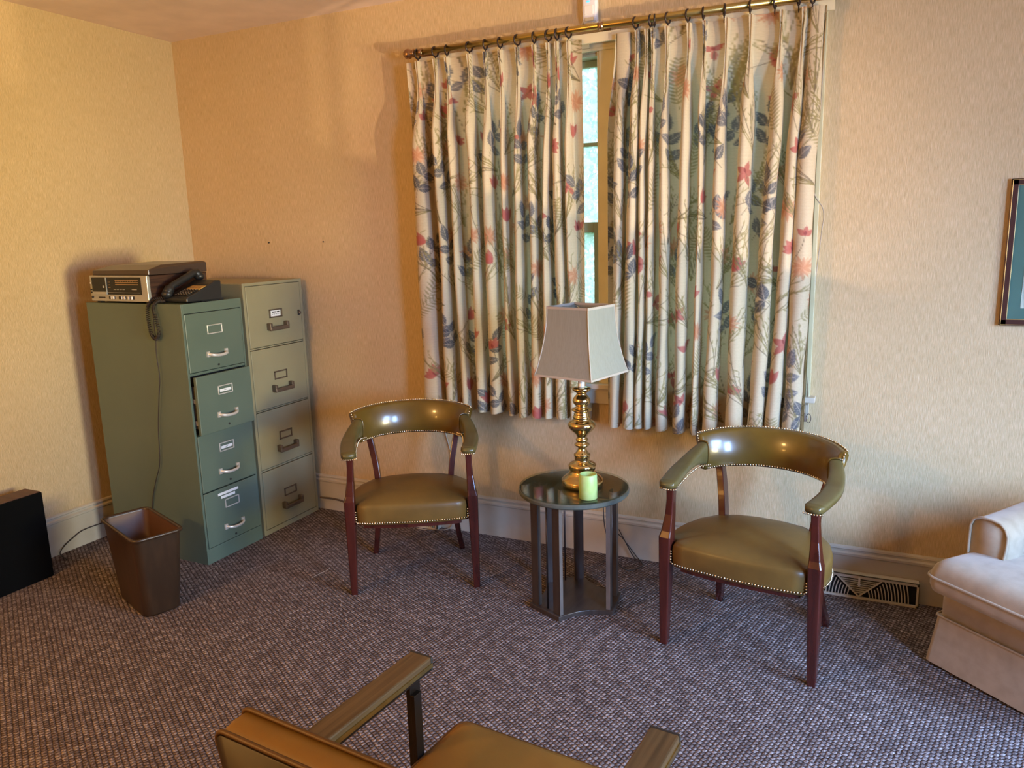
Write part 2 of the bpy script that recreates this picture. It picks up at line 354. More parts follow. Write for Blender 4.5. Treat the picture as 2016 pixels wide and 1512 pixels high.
# outdoors
def tree(x, y, n, seed, label):
    r = random.Random(seed); t = thing('garden_tree', label, 'tree', (x, y, -.6))
    MB().tube([(0, 0, 0), (.05, 0, 1.4), (0, .1, 3)], lambda q: .14-.08*q).build('trunk', 'bark', t)
    b = MB()
    for _ in range(n):
        a, h, rr = r.uniform(0, 2*PI), r.uniform(.2, 4.6), r.uniform(.3, 1.0)
        R_ = 1.6*rr*math.sin(PI*min(1, (h+.6)/5.6)); c = Vector((R_*math.cos(a), R_*math.sin(a), h)); s = r.uniform(.05, .1)
        M = Matrix.Translation(c) @ Euler((r.uniform(0, PI), r.uniform(0, PI), r.uniform(0, PI))).to_matrix().to_4x4()
        b.add([(-s, 0, 0), (0, -s*.45, .01), (s, 0, 0), (0, s*.45, .01)], [(0, 1, 2, 3)], 0, False, M)
    b.build('crown', 'foliage', t)
tree(1.3, 5.0, 2600, 1, 'leafy green tree seen through the left half of the window')
tree(-.6, 9.6, 2600, 2, 'leafy green tree standing farther from the window')
tag(MB().box(-8, 12, .3, 20, -.75, -.6).build('lawn', 'lawn'), kind=S)

# ------------------------------------------------------------------ filing cabinets (front faces +x)
def cabinet(label, loc, rz, w_, d, h, m, drawers, y0, y1, style, open_i=None):
    t = thing('filing_cabinet', label, 'filing cabinet', loc, rz)
    b = MB().box(-d, -.022, 0, w_, .0, h)
    b.box(-.022, 0, 0, y0-.002, 0, h).box(-.022, 0, y1+.002, w_, 0, h).box(-.022, 0, y0-.002, y1+.002, drawers[0][1]+.003, h).box(-.022, 0, y0-.002, y1+.002, 0, drawers[-1][0]-.003)
    for k in range(len(drawers)-1):
        z1, z0 = drawers[k][0]-.003, drawers[k+1][1]+.003
        if z1 > z0: b.box(-.014, -.004, y0-.002, y1+.002, z0, z1)
    b.box(-.0222, -.0212, y0, y1, .05, h-.04, 1)  # dark sheet paints the interior shade seen in the drawer gaps
    b.build('body', [m, 'nearblack'], t, bevel=.0025)
    for k, (z0, z1) in enumerate(drawers):
        off = .034 if k == open_i else 0.002
        if style == 'green' and k > open_i: off = .004
        b = MB().box(off-.018, off, y0, y1, z0, z1)
        dr = b.build('drawer', m, t, bevel=.003)
        if k == open_i:
            MB().box(-.3, off-.018, y0+.014, y1-.014, z0+.03, z1-.05).build('drawer_box', 'greysteel', dr)
            for zz in (z0+.05, z0+.16): MB().box(-.02, off-.019, y0+.004, y0+.013, zz, zz+.022).build('slide_rail', 'greysteel', dr)
        x = off; hm = 'chrome' if style == 'green' else 'bronze'
        yc = (y0+y1)/2 if style != 'green' else (y0+y1)/2-.002
        zc = z1-(.087 if style == 'green' else .157)
        hw, hh, bt = (.048, .023, .005) if style == 'green' else (.050, .0235, .0075)
        b = MB().box(x-.001, x+.004, yc-hw, yc+hw, zc+hh-bt, zc+hh).box(x-.001, x+.004, yc-hw, yc+hw, zc-hh, zc-hh+bt).box(x-.001, x+.004, yc-hw, yc-hw+bt, zc-hh, zc+hh).box(x-.001, x+.004, yc+hw-bt, yc+hw, zc-hh, zc+hh)
        lh = b.build('label_holder', hm, dr, bevel=.001)
        if style == 'tan' and k == 0:
            b = MB().box(x, x+.002, yc-hw+.012, yc+hw-.014, zc-hh+.006, zc+hh-.006)
            for q, (a0, a1) in enumerate(((.022, .036), (.038, .054), (.058, .078))): b.box(x+.002, x+.0024, yc-hw+a0, yc-hw+a1, zc+.004, zc+.010, 1)
            for q in range(7): b.box(x+.002, x+.0024, yc-hw+.022+q*.008, yc-hw+.027+q*.008, zc-.006+.002*(q % 2), zc-.003, 1)
            b.build('index_card', ['card', 'ink'], dr)
        if style == 'green' and k in (1, 2):
            MB().box(x, x+.002, yc-hw+.012, yc+hw-.010, zc-.010, zc+.004).box(x+.002, x+.0023, yc-.008, yc+.006, zc-.004, zc-.002, 1).build('index_card', ['card', 'ink'], dr)
        if style == 'green' and k == 3:
            M = Matrix.Translation((x, yc, 0)) 
            MB().box(0, .0012, -.088, .048, z1-.035, z1-.022, 0, M).box(0, .0012, -.070, .024, z1-.054, z1-.041, 0, M).build('white_tape', 'card', dr)
        if style == 'green':
            zh = z1-.208; b = MB()
            b.tube(smooth_path([(x+.004, yc-.058, zh), (x+.022, yc-.045, zh-.004), (x+.030, yc-.02, zh-.008), (x+.030, yc+.02, zh-.008), (x+.022, yc+.045, zh-.004), (x+.004, yc+.058, zh)]), .0055, 8, sy=1.5)
            for sg in (-1, 1): b.box(x, x+.008, yc+sg*.058-.009, yc+sg*.058+.009, zh-.014, zh+.014)
            b.build('handle', hm, dr)
            MB().lathe([(.0055, 0), (.0055, .003)], n=14, M=Matrix.Translation((x, yc+.004, z1-.268)) @ Matrix.Rotation(PI/2, 4, 'Y')).build('catch_button', 'ink', dr)
        else:
            zh = z1-.222; b = MB()
            for sg in (-1, 1): b.box(x, x+.028, yc+sg*.066-.010, yc+sg*.066+.010, zh-.022, zh+.016)
            b.box(x+.016, x+.030, yc-.074, yc+.074, zh-.026, zh-.004)
            b.build('handle', hm, dr, bevel=.004)
            if k == 0:
                lk = MB().box(x, x+.004, y1-.030, y1-.017, z1-.187, z1-.157).build('lock_plate', 'ink', dr)
                MB().lathe([(.009, 0), (.009, .012), (.006, .014)], n=18, M=Matrix.Translation((x, y1-.021, z1-.172)) @ Matrix.Rotation(PI/2, 4, 'Y')).build('lock_barrel', 'bronze', dr)
    return t
gc = cabinet('green four-drawer filing cabinet carrying a telephone, its second drawer slightly open', (.8745, -.9053, 0), -.0073, .382, .677, 1.32, 'green',
        [(.984, 1.270), (.674, .966), (.374, .667), (.082, .368)], .014, .370, 'green', 1)
cabinet('taller tan four-drawer filing cabinet standing in the room corner', (.8721, -.5008, 0), 0, .455, .68, 1.390, 'tan',
        [(1.044, 1.372), (.702, 1.031), (.372, .690), (.030, .357)], .020, .435, 'tan')
# door-latch mark on the green cabinet top rail
# ------------------------------------------------------------------ stereo
t = thing('stereo', 'silver and wood-grain cassette radio with brown lid on the green cabinet', 'stereo', (.235, -.893, 1.321), -.03)
W_, D_ = .43, .365
MB().box(.006, W_-.002, .016, D_, .010, .135).build('cabinet', 'woodvinyl', t, bevel=.003)
b = MB().loft([[(.012, .012, .137), (W_+.004, .012, .137), (W_+.004, D_, .137), (.012, D_, .137)], [(.012, .014, .160), (W_+.004, .014, .163), (W_+.004, D_, .185), (.012, D_, .185)], [(.05, .10, .182), (W_-.01, .10, .184), (W_-.01, D_-.01, .192), (.05, D_-.01, .192)]], smooth=False)
b.build('lid', 'smoke', t, bevel=.003)
fp = MB().box(0, W_, 0, .016, .008, .136).build('front_panel', 'silver', t, bevel=.003)
MB().box(.022, W_-.042, -.002, .002, .042, .127).build('dial_window', 'dial', fp)
cd = MB().box(.024, .132, -.006, -.001, .058, .126).build('cassette_door', 'dial', fp, bevel=.001)
MB().box(.026, .132, -.009, 0, .042, .056).box(.131, .1335, -.007, 0, .042, .127).box(.108, .118, -.0075, -.005, .075, .086).build('door_trim', 'silver', cd)
b = MB()
for z in (.110, .100, .090): b.box(.20, .37, -.0032, -.0018, z, z+.0045)
for k in range(9): b.box(.205+k*.018, .207+k*.018, -.0034, -.0018, .106, .115)
for k in range(4): b.box(.185+k*.022, .200+k*.022, -.0034, -.0018, .066, .0685, 1)
b.box(.320, .355, -.0034, -.0018, .066, .070, 1); b.box(.14, .375, -.0034, -.0018, .0515, .053, 1)
for k in range(3): b.box(.145, .160, -.0034, -.0018, .075+k*.014, .077+k*.014)
b.build('dial_scale', ['dialtext', 'silver'], fp)
for k, g in enumerate((.148, .160, .174, .222, .238, .258, .290, .310)):
    MB().box(g, g+.007, -.008, 0, .020, .033).build('slide_switch', 'card' if k in (1, 2, 4, 5, 6, 7) else 'ink', fp)
for a_, c_ in ((.140, .184), (.214, .268), (.284, .330)): MB().box(a_, c_, -.0015, .001, .019, .034).build('switch_slot', 'ink', fp)
b = MB()
for k in range(7): b.box(.058+k*.0075, .0635+k*.0075, -.001, .001, .023, .030)
b.build('maker_name', 'nearblack', fp)
MB().lathe([(.006, 0), (.006, .005)], n=14, M=Matrix.Translation((.014, 0, .028)) @ Matrix.Rotation(PI/2, 4, 'X')).build('headphone_jack', 'ink', fp)
for z in (.052, .066, .098):
    MB().lathe([(.0035, 0), (.0035, .006)], n=10, M=Matrix.Translation((.011, 0, z)) @ Matrix.Rotation(PI/2, 4, 'X')).build('button', 'nearblack' if z < .09 else 'card', fp)
for x, y in ((.03, .03), (W_-.03, .03), (.03, D_-.04), (W_-.03, D_-.04)): MB().box(x-.012, x+.012, y-.012, y+.012, 0, .010).build('foot', 'ink', t)
# ------------------------------------------------------------------ telephone
t = thing('telephone', 'charcoal push-button desk telephone with coiled cord on the green cabinet', 'telephone', (.700, -.848, 1.321), math.radians(-3))
PW, PD = .165, .215
b = MB().loft([[(0, y, .004), (PW, y, .004), (PW, y, zt), (0, y, zt)] for y, zt in ((.0, .022), (.01, .030), (.11, .066), (PD-.03, .100), (PD, .098))], smooth=False)
body = b.build('body', 'blackplastic', t, bevel=.006)
MB().box(.035, PW-.015, .10, PD+.02, 0, .01).build('stand', 'blackplastic', t)
ang = math.atan2(.036, .10)
Kp = Matrix.Translation((0, .012, .0315)) @ Matrix.Rotation(ang, 4, 'X')
for r_ in range(8):
    for c_ in range(5):
        x = .058+c_*.0195; y = .008+r_*.0145
        if r_ >= 5:
            if r_ == 5 and c_ == 0: MB().box(.056, .155, .080, .125, 0, .002, 0, Kp).build('index_strip', 'paperstrip', body)
            continue
        k_ = MB().box(x, x+.014, y, y+.009, 0, .005, 0, Kp).box(x+.003, x+.011, y+.003, y+.0055, .005, .0054, 1, Kp)
        k_.build('key', ['keys', 'keylabel'], body)
b = MB()
for r_ in range(3):
    for c_ in range(4): b.box(.058+c_*.0235, .076+c_*.0235, .083+r_*.0135, .090+r_*.0135, .002, .0026, 0, Kp)
b.build('strip_key', 'dialtext', body)
MB().box(.062, .150, .136, .165, 0, .003, 0, Kp).build('display_window', 'nearblack', body)
hp = smooth_path([(.022, .004, .046), (.024, .035, .078), (.024, .075, .096), (.024, .13, .118), (.024, .175, .136), (.024, .205, .122)], 6)
b = MB().tube(hp, lambda q: .0235 if q < .16 or q > .86 else .0175, 12, up=(1, 0, 0))
b.sphere((.022, .006, .042), .027, 14, 8, sc_=(1, 1, .8)).sphere((.024, .203, .118), .027, 14, 8, sc_=(1, 1, .8))
b.build('handset', 'blackplastic', t)
# coiled cord looping over the cabinet edge (phone-local: cabinet side face is at local y about -.062)
def helix(path, rad, turns, n_):
    P = smooth_path(path, 30); out = []; prev = None; L = len(P); tot = n_
    for i in range(tot):
        f = i/(tot-1)*(L-1); k = min(int(f), L-2); p = P[k].lerp(P[k+1], f-k); tg = (P[k+1]-P[k]).normalized()
        if prev is None: prev = Vector((0, 1, 0))
        prev = (prev-tg*prev.dot(tg)).normalized(); bb = tg.cross(prev); a = 2*PI*turns*i/(tot-1)
        out.append(p+(prev*math.cos(a)+bb*math.sin(a))*rad)
    return out
path = [(.012, -.005, .030), (-.022, -.050, .014), (-.034, -.070, -.020), (-.033, -.073, -.09), (-.020, -.073, -.150), (.012, -.073, -.168), (.034, -.073, -.130), (.022, -.073, -.06), (.010, -.071, -.015), (.018, -.050, .012), (.03, -.02, .010)]
MB().tube(helix(path, .0075, 74, 1000), .0019, 5).build('coiled_cord', 'darkcord', t)
MB().tube(smooth_path([(.03, -.02, .006), (.008, -.055, .004), (.004, -.071, -.03), (.004, -.072, -.17), (-.004, -.072, -.24), (.000, -.072, -.36), (-.02, -.072, -.45), (-.055, -.072, -.62), (-.075, -.072, -.80), (-.12, -.072, -.90), (-.165, -.070, -1.00), (-.19, -.068, -1.10)]), .0026, 6).build('line_cord', 'darkcord', t)

# ------------------------------------------------------------------ waste bin
t = thing('wastebasket', 'brown rectangular plastic wastebasket in front of the green cabinet', 'wastebasket', (.93, -1.30, 0), math.radians(-19.5))
def rr(hx, hy, r, z): return rrect(-hx, hx, -hy, hy, r, z, 6)
b = MB().loft([rr(.165, .078, .035, 0), rr(.167, .080, .036, .01), rr(.205, .102, .032, .368)], cap1=False, smooth=True)
b.build('body', 'binm', t)
b = MB().loft([rr(.201, .098, .030, .369), rr(.162, .076, .034, .006)], cap0=False, cap1=True)
b.build('inside', 'binin', t)
b = MB().loft([rr(.205, .102, .032, .362), rr(.214, .111, .036, .366), rr(.215, .112, .036, .376), rr(.210, .107, .034, .380), rr(.201, .098, .030, .376), rr(.201, .098, .030, .366)], cap0=False, cap1=False)
b.build('rim', 'binm', t)
# ------------------------------------------------------------------ speaker
t = thing('loudspeaker', 'loudspeaker with black cloth front on the floor by the left wall', 'loudspeaker', (.24, -1.293, 0), 0)
MB().box(-.13, -.014, -.34, 0, 0, .437).build('cabinet', 'spk', t, bevel=.002)
MB().box(-.014, 0, -.338, -.001, .001, .435).build('grille', 'black', t, bevel=.003)

# ------------------------------------------------------------------ captain chairs with leather
def captain_chair(label, origin, e):
    rz = math.atan2(e[1], e[0])
    t = thing('barrel_armchair', label, 'chair', (origin[0], origin[1], 0), rz, None)
    # seat
    half = [(0, -.034), (.10, -.031), (.20, -.022), (.245, -.012), (.249, .012), (.251, .030), (.283, .040), (.296, .085), (.298, .14), (.288, .21), (.262, .29), (.215, .36), (.14, .41), (.06, .428)]
    out = [(x, y) for x, y in half]+[(0, .43)]+[(-x, y) for x, y in reversed(half[1:])]
    cy = .19
    def ring(k, z, dy=0, rnd_=0): return [(x*k, cy+(y-cy)*k+dy, z) for x, y in out]
    rings = [ring(.93, .338), ring(.985, .338), ring(.992, .345), ring(1.0, .372), ring(1.004, .405), ring(.998, .420), ring(.982, .4285), ring(.95, .4345), ring(.8, .445), ring(.6, .4545), ring(.4, .459), ring(.2, .461), ring(.03, .4615)]
    MB().loft(rings).build('seat', 'seatleather', t)
    MB().loft([[(x*.90, cy+(y-cy)*.90, z) for x, y in out] for z in (.315, .340)], smooth=False).build('seat_frame', 'mahog', t)
    def yoke(q):   # q -1..1 across the back panel, returns x,y of centre line
        a = q*math.radians(67); return .268*math.sin(a)*1.06, .23+.245*math.cos(a)
    # back panel
    rings = []; nb = 44
    for i in range(nb+1):
        q = -1+2*i/nb; x, y = yoke(q); n_ = Vector((math.sin(q*math.radians(67)), math.cos(q*math.radians(67)), 0))
        th = .017; zb = .640-.006*abs(q)**2; zt = .795-.018*abs(q)**2.4
        sec = []
        for s, f in ((1, 0), (1, .08), (1, .5), (1, .92), (.6, 1.0), (-.6, 1.0), (-1, .92), (-1, .5), (-1, .08), (-.6, 0), (.6, 0)):
            z = zb+(zt-zb)*f; lean = .022*(f-.35)+.012*f*f
            sec.append(Vector((x, y, z))+n_*(th*s+lean))
        rings.append(sec)
    MB().loft(rings).build('backrest', 'leather', t)
    # arms
    for sg in (-1, 1):
        P = smooth_path([(sg*.262, -.035, .668), (sg*.272, .03, .670), (sg*.282, .11, .675), (sg*.284, .19, .684), (sg*.274, .27, .698), (sg*.256, .325, .708)], 7)
        rings = []
        for i, p in enumerate(P):
            q = i/(len(P)-1); tdir = (P[min(i+1, len(P)-1)]-P[max(i-1, 0)]); tdir.z = 0; tdir.normalize(); nn = Vector((tdir.y, -tdir.x, 0))
            W2 = .034*(1-.25*max(0, q-.5)*2) if q > .04 else .026; up = .015+.030*max(0, (q-.55)/.45)**1.3; dn = .019+.034*max(0, (q-.55)/.45)**1.5
            if q < .04: up *= .7; dn *= .8
            sec = []
            for a in range(16):
                an = 2*PI*a/16; cx_, cz_ = math.cos(an), math.sin(an)
                cx_ = math.copysign(abs(cx_)**.55, cx_); cz_ = math.copysign(abs(cz_)**.55, cz_)
                sec.append(p+nn*W2*cx_+Vector((0, 0, (up if cz_ > 0 else dn)*cz_)))
            rings.append(sec)
        arm = MB().loft(rings).build('armrest', 'armleather', t)
        # piping at the joint
        pe = rings[-1]; cc = sum((Vector(p) for p in pe), Vector())/16
        MB().tube([cc+(Vector(p)-cc)*1.04 for p in pe+[pe[0]]], .0035, 6, caps=False).build('piping', 'leather', arm)
        # front leg
        def lp(z0, z1, *k): pass
        sx = sg
        # slightly trapezoid section: chamfered corners
        def sec(x, y, z, hx, hy): return [(x-hx, y-hy*.8, z), (x-hx*.8, y-hy, z), (x+hx*.8, y-hy, z), (x+hx, y-hy*.8, z), (x+hx, y+hy, z), (x-hx, y+hy, z)]
        prof = [(0, .281, .004, .0145, .0145), (.05, .281, .003, .0160, .016), (.43, .276, .000, .0240, .0250), (.452, .276, 0, .0240, .0250), (.475, .273, .006, .0205, .0225), (.54, .268, .014, .0155, .018), (.60, .265, .014, .0138, .016), (.652, .264, .012, .0150, .017)]
        MB().loft([sec(sx*x, y, z, hx, hy) for z, x, y, hx, hy in prof], smooth=False).build('front_leg', 'mahog', t, bevel=.002)
        # rear leg: curved sabre post
        path = smooth_path([(sg*.224, .478, 0), (sg*.206, .430, .12), (sg*.188, .388, .28), (sg*.180, .372, .40), (sg*.188, .385, .50), (sg*.206, .410, .59), (sg*.222, .424, .665)], 6)
        MB().bar(path, lambda q: .026+.004*q, lambda q: .038+.014*math.sin(PI*q), (0, 1, 0)).build('rear_leg', 'mahog', t, bevel=.003)
    # nailhead trim
    nb = MB()
    def nails(path, sp, r=.0042):
        P = [Vector(p) for p in path]; acc = 0; nxt = 0
        for a, b_ in zip(P, P[1:]):
            L_ = (b_-a).length
            while nxt <= acc+L_: nb.sphere(a.lerp(b_, (nxt-acc)/L_ if L_ else 0), r, 6, 4); nxt += sp
            acc += L_
    fr = [(x*1.012, y*1.0, .349) for x, y in ([(-x, y) for x, y in reversed(half[1:5])]+half[:5])]
    nails([(-.251, -.016, .40), (-.251, -.016, .352)]+[(x, y-.002, .349) for x, y, z in fr[1:-1]]+[(.251, -.016, .352), (.251, -.016, .40)], .0112)
    for sg in (-1, 1):
        nails([(sg*x*1.004, cy+(y-cy)*1.004, .352) for x, y in half[5:]], .0112)
    for f, side in ((.03, -1), (1.0, 0), (.03, 1)):
        pth = []
        for i in range(60):
            q = -.97+1.94*i/59; x, y = yoke(q); n_ = Vector((math.sin(q*math.radians(67)), math.cos(q*math.radians(67)), 0))
            zb = .640-.006*abs(q)**2; zt = .795-.018*abs(q)**2.4; z = zb+(zt-zb)*f; lean = .022*(f-.35)+.012*f*f
            pth.append(Vector((x, y, z+(.001 if f > .9 else .003)))+n_*(.017*side*1.0+lean+(.012 if f > .9 else 0)))
        nails(pth, .0108)
    for sg in (-1, 1):
        x, y = yoke(sg); n_ = Vector((math.sin(sg*math.radians(67)), math.cos(sg*math.radians(67)), 0)); td = Vector((n_.y, -n_.x, 0))*sg
        nails([Vector((x, y, .645+.13*k/10))+n_*(.022*(k/10-.35)+.012*(k/10)**2)+td*.003 for k in range(11)], .012)
        nails([(sg*.262+.031*math.cos(a), -.036-.012*math.sin(a)+.01, .652) for a in [PI*k/12 for k in range(13)]], .0095)
        nails([(sg*(.266-.033), 0, .656), (sg*(.275-.034), .06, .658), (sg*(.281-.035), .13, .662), (sg*(.281-.035), .20, .667), (sg*(.274-.034), .26, .668), (sg*(.250-.03), .31, .662)], .0108)
    tag(nb.build('nailhead_trim', 'nail', t), kind='stuff')
    return t
captain_chair('olive leather barrel armchair between the tan filing cabinet and the round table', (2.011, -.7395), (.8617, .5074))
captain_chair('olive leather barrel armchair to the right of the round table, nearest the beige upholstered chair', (3.4555, -.794), (.98865, -.15026))

# ------------------------------------------------------------------ side table
TC = (2.722, -.548)
t = thing('side_table', 'round dark side table with a glass top between the two leather armchairs', 'side table', (TC[0], TC[1], 0))
tips = [math.radians(a) for a in (246.6, 6.7, 126.7)]
def base_outline(z, k=1):
    pts = []
    for i, a in enumerate(tips):
        c = Vector((math.cos(a), math.sin(a), 0)); tv = Vector((-c.y, c.x, 0)); a2 = tips[(i+1) % 3]
        c2 = Vector((math.cos(a2), math.sin(a2), 0)); tv2 = Vector((-c2.y, c2.x, 0))
        p0, p1 = c*.190-tv*.092, c*.190+tv*.092; p2 = c2*.190-tv2*.092
        pts += [p0, p1]; mid = (p1+p2)/2
        for k_ in range(1, 10):
            s = k_/10; pts.append(p1.lerp(p2, s)-mid.normalized()*.032*math.sin(PI*s))
    return [(p.x*k, p.y*k, z) for p in pts]
MB().loft([base_outline(0), base_outline(.021)], smooth=False).build('base', ['darkwood'], t, bevel=.002)
for a in tips:
    for s in (-1, 1):
        M = Matrix.Rotation(a, 4, 'Z') @ Matrix.Translation((.168, s*.066, 0))
        MB().box(-.009, .009, -.021, .021, .021, .505, 0, M).box(-.009, .009, s*.021-.0003, s*.021+.0003, .021, .505, 1, M).build('leg', ['darkwood', 'darkwoodlit'], t, bevel=.002)  # brightness of the lit outer edge put into a paler strip
    M = Matrix.Rotation(a, 4, 'Z') @ Matrix.Translation((.166, 0, 0))
    MB().tube([(0, 0, .021), (0, 0, .505)], .004, 8, M=M).build('rod', 'ringm', t)
MB().lathe([(.20, .505), (.232, .507), (.238, .513), (.238, .524), (.234, .529)], n=96, smooth=False).build('tabletop', mat('table_top_under_glass', (.085, .097, .083), .4, var=(40, 8, 8, (.068, .078, .066), .4, .7)), t)
MB().lathe([(.232, .5295), (.236, .531), (.236, .536), (.2345, .5375)], n=96, smooth=False).build('glass_top', 'glass', t)
TZ = .5378
# ------------------------------------------------------------------ lamp
LX, LY = 2.757, -.535
t = thing('table_lamp', 'brass baluster table lamp with a square beige shade on the round table', 'lamp', (LX, LY, TZ))
K = 2783.; prof = []
for y, hw in ((1366, 225), (1360, 244), (1330, 250), (1298, 250), (1285, 243), (1268, 222), (1250, 205), (1235, 178), (1215, 165), (1200, 158), (1190, 150), (1165, 150), (1158, 158), (1140, 163), (1120, 168), (1105, 163), (1085, 140), (1068, 100), (1058, 88), (1045, 88), (1030, 90), (1010, 88), (1003, 96), (990, 99), (978, 97), (962, 75), (945, 62), (920, 50), (900, 48), (888, 60), (875, 84), (862, 91), (850, 84), (838, 62), (825, 60), (812, 72), (800, 76), (790, 68), (775, 56), (755, 62), (735, 76), (710, 100), (685, 130), (655, 155), (625, 167), (600, 163), (580, 145), (565, 118), (558, 103), (540, 100), (525, 108), (512, 100), (500, 88), (488, 95), (475, 88), (462, 80), (455, 105), (440, 122), (428, 118), (418, 90), (405, 68), (395, 64), (375, 85), (350, 103), (325, 107), (300, 98), (275, 76), (255, 60), (240, 56), (232, 70), (215, 92), (200, 108), (185, 112), (176, 106), (170, 60)):
    prof.append((hw/K, (1366-y)/K))
MB().lathe(prof, n=64).build('base', 'brass', t)
MB().lathe([(.016, .430), (.0145, .436), (.0145, .49)], n=32).build('neck', 'chrome', t)
MB().tube([(0, 0, .49), (0, 0, .758)], .004, 8).build('stem', 'brass', t)
sh = thing('shade_pivot', None, None); bpy.data.objects.remove(sh)
def sq(h, z, n=10, cr=0):
    p = []
    for k in range(4):
        a0 = (math.cos(PI/4+k*PI/2), math.sin(PI/4+k*PI/2)); a1 = (math.cos(PI/4+(k+1)*PI/2), math.sin(PI/4+(k+1)*PI/2))
        for i in range(n): s = i/n; p.append(((a0[0]+(a1[0]-a0[0])*s)*h*1.41421, (a0[1]+(a1[1]-a0[1])*s)*h*1.41421, z))
    return p
Rz = Matrix.Rotation(math.radians(-13), 4, 'Z')
zb, zt = .487, .775; rings = []; hfun = lambda q: .100+.041*(1-q)**1.9
for k in range(15):
    q = k/14; rings.append(sq(hfun(q), zb+(zt-zb)*q))
inner = [[(x*.985, y*.985, z) for x, y, z in r_] for r_ in reversed(rings)]
b = MB()
for k in range(14):
    pass
b.loft(rings+inner+[rings[0]], smooth=False, cap0=False, cap1=False, M=Rz)
so = b.build('lampshade', 'shade', t)
b = MB()
for q0, q1 in ((0, .028), (.965, 1.0)):
    rs = [[(x*s_, y*s_, z) for x, y, z in sq(hfun(q), zb+(zt-zb)*q)] for q, s_ in ((q0, 1.015), (q1, 1.015), (q1, .98), (q0, .98), (q0, 1.015))]
    b.loft(rs, smooth=False, cap0=False, cap1=False, M=Rz)
for k in range(4):
    a = PI/4+k*PI/2
    b.tube([Rz @ Vector((hfun(q/10)*1.4142*math.cos(a), hfun(q/10)*1.4142*math.sin(a), zb+(zt-zb)*q/10)) for q in range(11)], .0028, 6)
b.build('binding', 'shadetrim', so)
b = MB()
for k in range(4):
    a = PI/4+k*PI/2+math.radians(-13); b.tube([(0, 0, .757), (.137*math.cos(a), .137*math.sin(a), .768)], .0018, 6)
b.build('spider', 'brass', so)
MB().tube(smooth_path([(.0, .09, .008), (-.02, .16, .006), (-.01, .215, -.01), (.01, .235, -.08), (.02, .245, -.30), (.08, .31, -.5), (.15, .40, -.52), (.12, .47, -.523), (.08, .49, -.515), (.0, .505, -.39)]), .0025, 6).build('power_cord', 'darkcord', t)
# candle
t = thing('candle', 'pale green pillar candle beside the brass lamp base', 'candle', (2.838, -.684, TZ))
MB().lathe([(.034, 0), (.0375, .002), (.038, .05), (.037, .098), (.034, .104), (.030, .102), (.023, .086), (.012, .080), (.002, .079)], n=40).build('wax', 'candle', t)
MB().tube([(0, 0, .078), (.001, 0, .088)], .001, 6).build('wick', 'ink', t)

# ------------------------------------------------------------------ near armchair (seen from behind)
t = thing('office_armchair', 'mustard vinyl armchair with wood-topped arms, nearest the camera', 'chair', (3.265, -2.19, 0), math.radians(-5))
# local: x right, +y forward (towards window), origin at arm tips midpoint
for sg in (-1, 1):
    ar = MB().box(sg*.294-.030, sg*.294+.030, -.50, 0, .646, .664).build('armrest', 'walnut', t, bevel=.004)
    MB().box(sg*.294-.031, sg*.294+.031, -.51, -.002, .632, .646).build('arm_rail', 'darkmetal', ar, bevel=.002)
    MB().box(sg*.294-.0315, sg*.294+.0315, -.004, .004, .630, .665).build('end_cap', 'ink', ar, bevel=.003)
    MB().box(sg*.294-.0325, sg*.294-.030, -.50, 0, .640, .650).box(sg*.294+.030, sg*.294+.0325, -.50, 0, .640, .650).build('brass_edge', 'rodbrass', ar)
    MB().box(sg*.285-.006, sg*.285+.006, -.065, -.028, 0, .632).build('front_post', 'darkmetal', t, bevel=.001)
    MB().box(sg*.273-.006, sg*.273+.006, -.066, -.040, .36, .60).build('post_brace', 'darkmetal', t, bevel=.001)
    MB().box(sg*.285-.006, sg*.285+.006, -.50, -.462, 0, .632).build('rear_post', 'darkmetal', t, bevel=.001)
def pad(x0, x1, y0, y1, z0, z1, r=.03, puff=.012):
    rings = []
    for q, ins in ((0, .02), (.06, .006), (.25, 0), (.75, 0), (.93, .006), (1.0, .022)):
        rings.append(rrect(x0+ins, x1-ins, y0+ins, y1-ins, r, z0+(z1-z0)*q))
    cx_, cy_ = (x0+x1)/2, (y0+y1)/2
    for s, dz in ((.8, puff*.6), (.5, puff*.9), (.2, puff)):
        rings.append([(cx_+(x-cx_)*s, cy_+(y-cy_)*s, z1+dz) for x, y, _ in rrect(x0+.022, x1-.022, y0+.022, y1-.022, r, 0)])
    return MB().loft(rings)
pad(-.262, .262, -.50, .105, .375, .452).build('seat', 'mustard', t)
MB().tube([(x, y, .440) for x, y, _ in rrect(-.262, .262, -.50, .105, .03, 0)]+[(.262, .075, .44)], .004, 6, caps=False).build('seat_welt', 'welt', t)
Mb = Matrix.Translation((0, -.455, .50)) @ Matrix.Rotation(math.radians(8), 4, 'X')
b = MB().loft([[(x, y, z) for x, z, y in rrect(-.335, .335, -.09, .29, .03, yy)] if False else [(x, yy, z) for x, z, _ in rrect(-.335+i_, .335-i_, -.09+i_, .29-i_, .025, 0)] for yy, i_ in ((-.034, .012), (-.030, .002), (.0, 0), (.026, .002), (.030, .012))], M=Mb)
b.build('backrest', 'mustard', t)
MB().loft([[(x, yy, z) for x, z, _ in rrect(-.331, .331, -.086, .286, .022, 0)] for yy in (-.0375, -.0335)], M=Mb).build('shaded_back', 'backshade', t)  # thin dark panel puts the shade on the rear face into colour
for yy, nm in ((-.031, 'rear_welt'), (.028, 'front_welt')):
    pts = [Mb @ Vector((x, yy, z)) for x, z, _ in rrect(-.335, .335, -.09, .29, .025, 0)]
    MB().tube(pts+[pts[0]], .0048, 6, caps=False).build(nm, 'welt', t)

